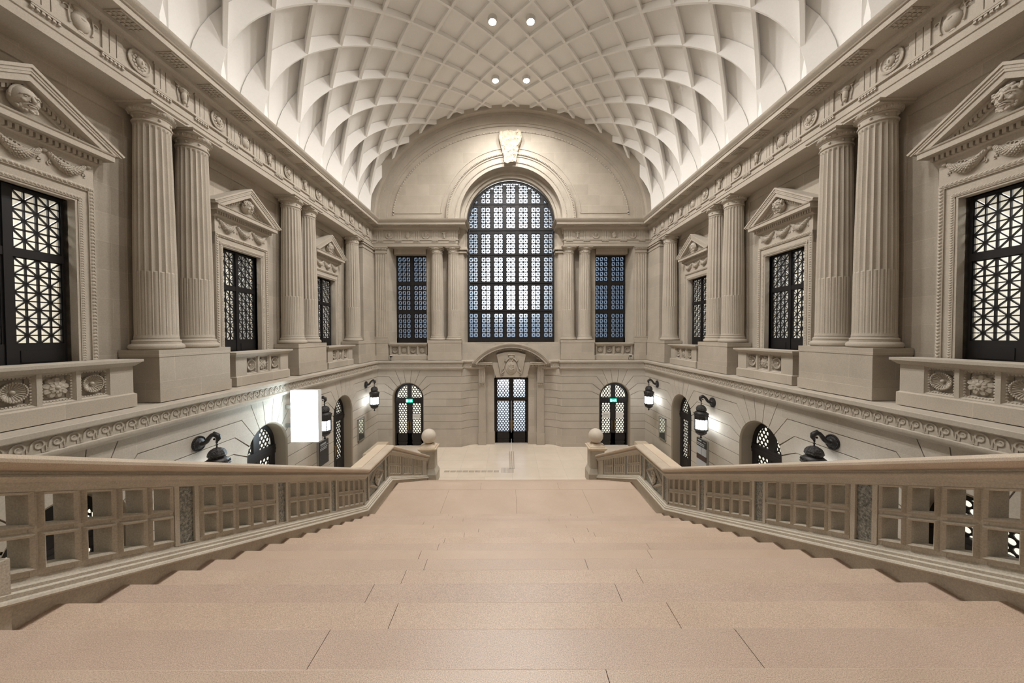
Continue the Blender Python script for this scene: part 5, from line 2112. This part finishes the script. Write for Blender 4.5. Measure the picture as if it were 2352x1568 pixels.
for sg in (-1, 1):
    t = 'left' if sg < 0 else 'right'
    root = empty('stair_balustrade', (0, 0, 0))
    tag(root, 'stone stair balustrade with pierced panels and green marble strips, %s side of the staircase' % t, 'balustrade')
    bal(bal_sweep(PLIN, 2.24, 14.97), sg).build('plinth', rail_stone, root, 30)
    bal(bal_sweep(BASE, 1.95, 14.97), sg).build('base_moulding', rail_stone, root, 30)
    bal(bal_sweep(SUB, 1.65, 15.06), sg).build('under_rail', rail_stone, root, 30)
    bal(bal_sweep(RAIL, 1.65, 14.96), sg).build('handrail', rail_cap, root, 30)
    for a, b in ((2.17, 3.415), (3.705, 4.905), (5.185, 6.385), (6.675, 7.875), (9.60, 10.70), (11.06, 12.20), (12.56, 13.72)):
        bal(grille_panel(a, b), sg).build('pierced_panel', rail_stone, root, 30)
    for a, b in ((3.465, 3.635), (4.957, 5.127), (6.44, 6.61), (7.97, 8.15), (9.33, 9.53), (10.79, 10.98), (12.28, 12.48), (13.80, 14.02)):
        fm = bal(strip_frame(a, b), sg).build('strip_frame', rail_stone, root)
        bal(marble_strip(a, b), sg).build('marble_strip', marble_m, fm)
    sl_ = MB()
    for a_, b_ in ((BY1 - 0.02, BY2 + 0.02),):
        sl_ = bal_sweep([(3.63, 1.11), (3.63, 1.128), (3.89, 1.128), (3.89, 1.09), (3.86, 1.09)], a_, b_)
    bal(sl_, sg).build('rail_slab', bench_m, root)
    fr, bk, rl = lozenge(8.20, 9.26, sg)
    b_ = bal(bk, sg).build('lozenge_panel', marble_m, root)
    b_['label'] = 'dark green marble panel behind a stone lozenge'
    bal(fr, sg).build('lozenge_frame', rail_stone, b_, 30)
    bal(rl, sg).build('carved_mask', relief, b_, 50)
    e = MB()
    e.box(14.10, 15.0, 3.57, 3.72, 0.24, 0.86)
    bal(e, sg).build('end_panel', rail_stone, root)
    # square base block at the top of the flight
    q = MB()
    q.box(min(sg * 3.50, sg * 3.62), max(sg * 3.50, sg * 3.62), 1.2, 2.245, 4.63, 5.15)
    q.build('base_block', rail_stone, root)

    nw = empty('newel_post', (sg * 3.785, 15.38, 0))
    tag(nw, 'square stone newel post ending the %s stair balustrade on the hall floor' % t, 'newel post')
    m_ = MB()
    m_.box(-0.40, 0.40, -0.40, 0.40, 0, 0.42)
    m_.frustum((-0.40, 0.40, -0.40, 0.40, 0.42), (-0.34, 0.34, -0.34, 0.34, 0.58))
    m_.frustum((-0.34, 0.34, -0.34, 0.34, 0.58), (-0.315, 0.315, -0.315, 0.315, 0.66))
    m_.build('base', rail_stone, nw)
    m_ = MB()
    m_.box(-0.31, 0.31, -0.31, 0.31, 0.60, 1.46)
    m_.build('body', rail_stone, nw)
    m_ = MB()
    for rz in range(4):
        c_, s_ = cos(rz * pi / 2), sin(rz * pi / 2)
        n0 = len(m_.v)
        for bx_ in ((-0.24, 0.24, -0.322, -0.30, 0.68, 1.42), ):
            m_.box(*bx_)
        m_.v[n0:] = [(x * c_ - y * s_, x * s_ + y * c_, z) for x, y, z in m_.v[n0:]]
    m_.build('side_panel', marble_m if False else rail_stone, nw)
    m_ = MB()
    m_.frustum((-0.33, 0.33, -0.33, 0.33, 1.44), (-0.40, 0.40, -0.40, 0.40, 1.52))
    m_.box(-0.41, 0.41, -0.41, 0.41, 1.52, 1.575)
    m_.frustum((-0.34, 0.34, -0.34, 0.34, 1.575), (-0.33, 0.33, -0.33, 0.33, 1.62))
    m_.frustum((-0.31, 0.31, -0.31, 0.31, 1.62), (-0.17, 0.17, -0.17, 0.17, 1.715))
    m_.build('cap', bench_m, nw)
    ball = MB()
    ball.sphere((0, 0, 0), 0.325, 40, 24)
    bo = ball.build('stone_ball', mottle(mat('ball_stone_' + t, (.6, .55, .47), 0.5), (0.60, 0.53, 0.44), (0.68, 0.61, 0.52), 3, 6, 60, 0.06, 0.1), None, 60)
    bo.location = (sg * 3.785, 15.38, 1.716 + 0.325)
    tag(bo, 'pale stone ball on top of the %s stair newel post' % t, 'stone ball', 'stone balls on the newel posts')
    # stone bench block behind the balustrade
    bn = MB()
    x0, x1 = sorted((sg * 6.93, sg * 7.56))
    bn.box(x0, x1, 17.15, 19.16, 0.0, 0.14)
    bn.box(x0, x1, 17.15, 19.16, 0.14, 0.60)
    bo = bn.build('stone_bench', bench_m, None)
    tag(bo, 'plain pale stone bench block on the hall floor along the %s wall near the end' % t, 'bench', 'stone bench blocks')

# ------------------------------------------------------------------ white screen on the left wall
root = empty('display_sign', (0, 0, 0))
m_ = MB()
m_.box(-7.62, -6.69, 11.63, 11.86, 2.97, 4.74)
m_.build('housing', mat('white_housing', (0.8, 0.82, 0.84), 0.5), root)
m_ = MB()
m_.box(-7.61, -6.70, 11.605, 11.632, 2.98, 4.73)
m_.build('screen', display_m, root)
m_ = MB()
m_.box(-7.86, -7.60, 11.70, 11.78, 4.10, 4.22)
m_.box(-7.86, -7.60, 11.70, 11.78, 3.45, 3.57)
m_.build('wall_bracket', steel, root)
tag(root, 'glowing blank white screen fixed on the left wall in front of a lantern', 'screen')

# ------------------------------------------------------------------ information boards, mirrored cases
rb_ = random.Random(4)


def ink_lines(mb, x0, x1, z0, z1, n_, y, rr):
    """small uneven strokes where the lettering is too small to read"""
    h = (z1 - z0) / n_
    for i in range(n_):
        x = x0
        lim = x0 + (x1 - x0) * rr.uniform(0.7, 1.0)
        while x < lim:
            w = rr.uniform(0.012, 0.03)
            mb.box(x, min(x + w, lim), y, y + 0.004, z1 - h * (i + 0.8), z1 - h * (i + 0.25))
            x += w + rr.uniform(0.006, 0.02)
    return mb


for side in 'LR':
    root = empty('information_board')
    b = MB()
    b.box(-0.36, 0.36, -0.085, 0.0, 1.05 if side == 'L' else 0.95, 2.31)
    b.build('body', steel, root)
    f_ = MB()
    f_.box(-0.345, 0.345, -0.10, -0.085, 1.32 if side == 'L' else 1.98, 2.30)
    f_.build('black_face', board_black, root)
    ink = MB()
    if side == 'L':
        ink_lines(ink, -0.28, 0.28, 2.12, 2.24, 1, -0.104, rb_)
        ink.box(-0.26, 0.30, -0.104, -0.10, 2.085, 2.10)
        ink_lines(ink, -0.30, 0.28, 1.93, 2.05, 2, -0.104, rb_)
    else:
        ink_lines(ink, -0.24, 0.08, 2.19, 2.27, 1, -0.104, rb_)
        ink.box(0.12, 0.31, -0.104, -0.10, 2.21, 2.225)
        ink_lines(ink, -0.30, 0.26, 2.02, 2.15, 2, -0.104, rb_)
    ink.build('lettering', ink_grey, root)
    if side == 'R':
        for x0, x1, z0, z1 in ((-0.345, -0.015, 1.66, 1.98), (0.015, 0.345, 1.66, 1.98), (-0.345, 0.345, 1.00, 1.44)):
            q = MB()
            q.box(x0, x1, -0.099, -0.085, z0, z1)
            q.build('grey_field', board_grey, root)
        q = MB()
        q.box(-0.345, 0.345, -0.10, -0.085, 1.44, 1.66)
        o = q.build('brown_field', ink_brown, root)
    put(root, side, 13.95, 0.0)
    tag(root, ('black information board with faint lettering on the left wall below the white screen' if side == 'L' else
               'information board with black, grey and brown fields on the right wall below a lantern'), 'information board')
    root = empty('glass_case')
    b = MB()
    for x0, x1, z0, z1 in ((-0.37, -0.335, 1.17, 2.31), (0.335, 0.37, 1.17, 2.31), (-0.37, 0.37, 1.17, 1.205), (-0.37, 0.37, 2.275, 2.31)):
        b.box(x0, x1, -0.07, 0.0, z0, z1)
    b.build('frame', steel, root)
    b = MB()
    b.box(-0.335, 0.335, -0.055, 0.0, 1.205, 2.275)
    b.build('glass_front', mirror_m, root)
    put(root, side, 17.63)
    tag(root, 'flat glass-fronted case mirroring a door grille, %s wall under the far lantern' % SIDE[side], 'glass case')

# ------------------------------------------------------------------ exit signs and paper notices at the end wall doors
for x in (-6.08, 6.08):
    t = 'left' if x < 0 else 'right'
    root = empty('exit_sign')
    b = MB()
    b.box(-0.20, 0.20, 0.25, 0.285, 2.60, 2.80)
    b.build('green_panel', exit_m, root)
    q = MB()
    # door, arrow and running figure in white
    q.box(-0.175, -0.09, 0.243, 0.25, 2.625, 2.775)
    q.prism([(-0.055, 2.69), (-0.005, 2.655), (-0.005, 2.725)], 0.243, 0.25)
    q.box(-0.005, 0.04, 0.243, 0.25, 2.68, 2.70)
    q.prism([(0.115 + 0.016 * cos(a), 2.762 + 0.016 * sin(a)) for a in [k_ * pi / 4 for k_ in range(8)]], 0.243, 0.25)
    q.bar((0.115, 2.745), (0.125, 2.695), 0.032, 0.243, 0.25)
    q.bar((0.12, 2.70), (0.085, 2.66), 0.018, 0.243, 0.25)
    q.bar((0.085, 2.66), (0.09, 2.625), 0.016, 0.243, 0.25)
    q.bar((0.125, 2.70), (0.155, 2.655), 0.018, 0.243, 0.25)
    q.bar((0.155, 2.655), (0.18, 2.65), 0.016, 0.243, 0.25)
    q.bar((0.115, 2.738), (0.07, 2.715), 0.013, 0.243, 0.25)
    q.bar((0.118, 2.738), (0.16, 2.72), 0.013, 0.243, 0.25)
    q.build('pictogram', exit_w, root)
    put(root, 'E', x)
    tag(root, 'small glowing green exit sign over the %s arched door of the end wall' % t, 'exit sign', 'exit signs')
for x, x0, x1, z0, z1, lb, ln in ((-6.08, 0.14, 0.62, 1.60, 1.90, 'white paper notice on the right leaf of the left end wall door', 1),
                                  (6.08, -0.62, -0.14, 1.62, 1.98, 'opaque white paper notice on the left leaf of the right end wall door', 1),
                                  (6.08, 0.14, 0.62, 1.60, 1.98, 'blank paper sheet on the right leaf of the right end wall door', 0)):
    root = empty('paper_notice')
    q = MB()
    q.box(x0, x1, 0.35, 0.354, z0, z1)
    q.build('sheet', paper_m, root)
    if ln:
        q = MB()
        ink_lines(q, x0 + 0.08, x1 - 0.06, (z0 + z1) / 2 - 0.02, (z0 + z1) / 2 + 0.04, 1, 0.346, rb_)
        q.build('writing', paper_ink, root)
    put(root, 'E', x)
    tag(root, lb, 'notice')

# ------------------------------------------------------------------ ceiling spotlights
PT = {17.86: 'pair nearest the end wall', 14.55: 'pair nearer the camera'}
sp0 = None
for y in (17.86, 14.55):
    for x in (-0.8, 0.8):
        if sp0 is None:
            root = empty('ceiling_spotlight')
            b = MB()
            b.lathe([(0.20, 0.19), (0.20, 0.02), (0.19, 0.0), (0.16, 0.0), (0.15, 0.05), (0.15, 0.19)], 24, cap=False)
            b.build('housing', mat('spot_housing', (0.7, 0.68, 0.64), 0.5), root, 40)
            b = MB()
            b.lathe([(0.0, 0.02), (0.10, 0.012), (0.15, 0.03)], 24, cap=False)
            b.build('lens', bulb_m, root, 40)
            sp0 = root
        else:
            root = copy_tree(sp0)
        root.location = (x, y, 19.69)
        tag(root, 'round bright ceiling spotlight in the vault, %s one of the %s' % ('left' if x < 0 else 'right', PT[y]), 'ceiling light', 'ceiling spotlights')

# ------------------------------------------------------------------ small cameras on the end wall ledge
cam0 = None
for x in (-7.05, 7.00):
    if cam0 is None:
        root = empty('security_camera')
        b = MB()
        b.lathe([(0.035, 0.0), (0.035, 0.02), (0.015, 0.03), (0.015, 0.22)], 12)
        b.build('stand', steel, root, 40)
        b = MB()
        b.box(-0.045, 0.045, -0.13, 0.06, 0.21, 0.29)
        b.build('body', black, root)
        b = MB()
        b.box(-0.055, 0.055, -0.14, 0.08, 0.29, 0.32)
        b.build('cover', mat('camera_white', (0.75, 0.74, 0.72), 0.5), root)
        b = MB()
        b.tube([(0.0, 0.05, 0.25), (-0.06, 0.06, 0.2), (-0.09, 0.05, 0.1), (-0.08, 0.04, 0.01), (-0.03, 0.03, 0.008)], 0.012, 6)
        b.build('cable', black, root, 40)
        cam0 = root
    else:
        root = copy_tree(cam0)
    put(root, 'E', x, 5.11, 0.03)
    tag(root, 'small security camera on the ledge at the %s end of the end wall' % ('left' if x < 0 else 'right'), 'security camera', 'security cameras')

# ------------------------------------------------------------------ tactile guiding strips on the floor
m_ = MB()
y = 16.75
while y < 19.3:
    for x in (-0.10, 0.0, 0.10):
        m_.box(x - 0.02, x + 0.02, y, y + 0.10, 0.0, 0.006)
    y += 0.16
o = m_.build('tactile_strip', tactile_m)
tag(o, 'dotted metal guiding strip on the floor leading to the central door', 'tactile paving')
m_ = MB()
for i in range(10):
    x = -0.50 + 0.062 * i
    m_.box(x - 0.012, x + 0.012, 16.25, 16.85, 0.0, 0.006)
o = m_.build('tactile_field', tactile_m)
tag(o, 'small ribbed guiding field on the floor where the two strips meet', 'tactile paving')
m_ = MB()
x = -3.3
while x < -0.75:
    for yy in (16.35, 16.43, 16.51):
        m_.box(x, x + 0.26, yy - 0.016, yy + 0.016, 0.0, 0.005)
    x += 0.30
o = m_.build('tactile_strip', tactile_m)
tag(o, 'faint ribbed guiding strip running left across the floor at the foot of the stairs', 'tactile paving')
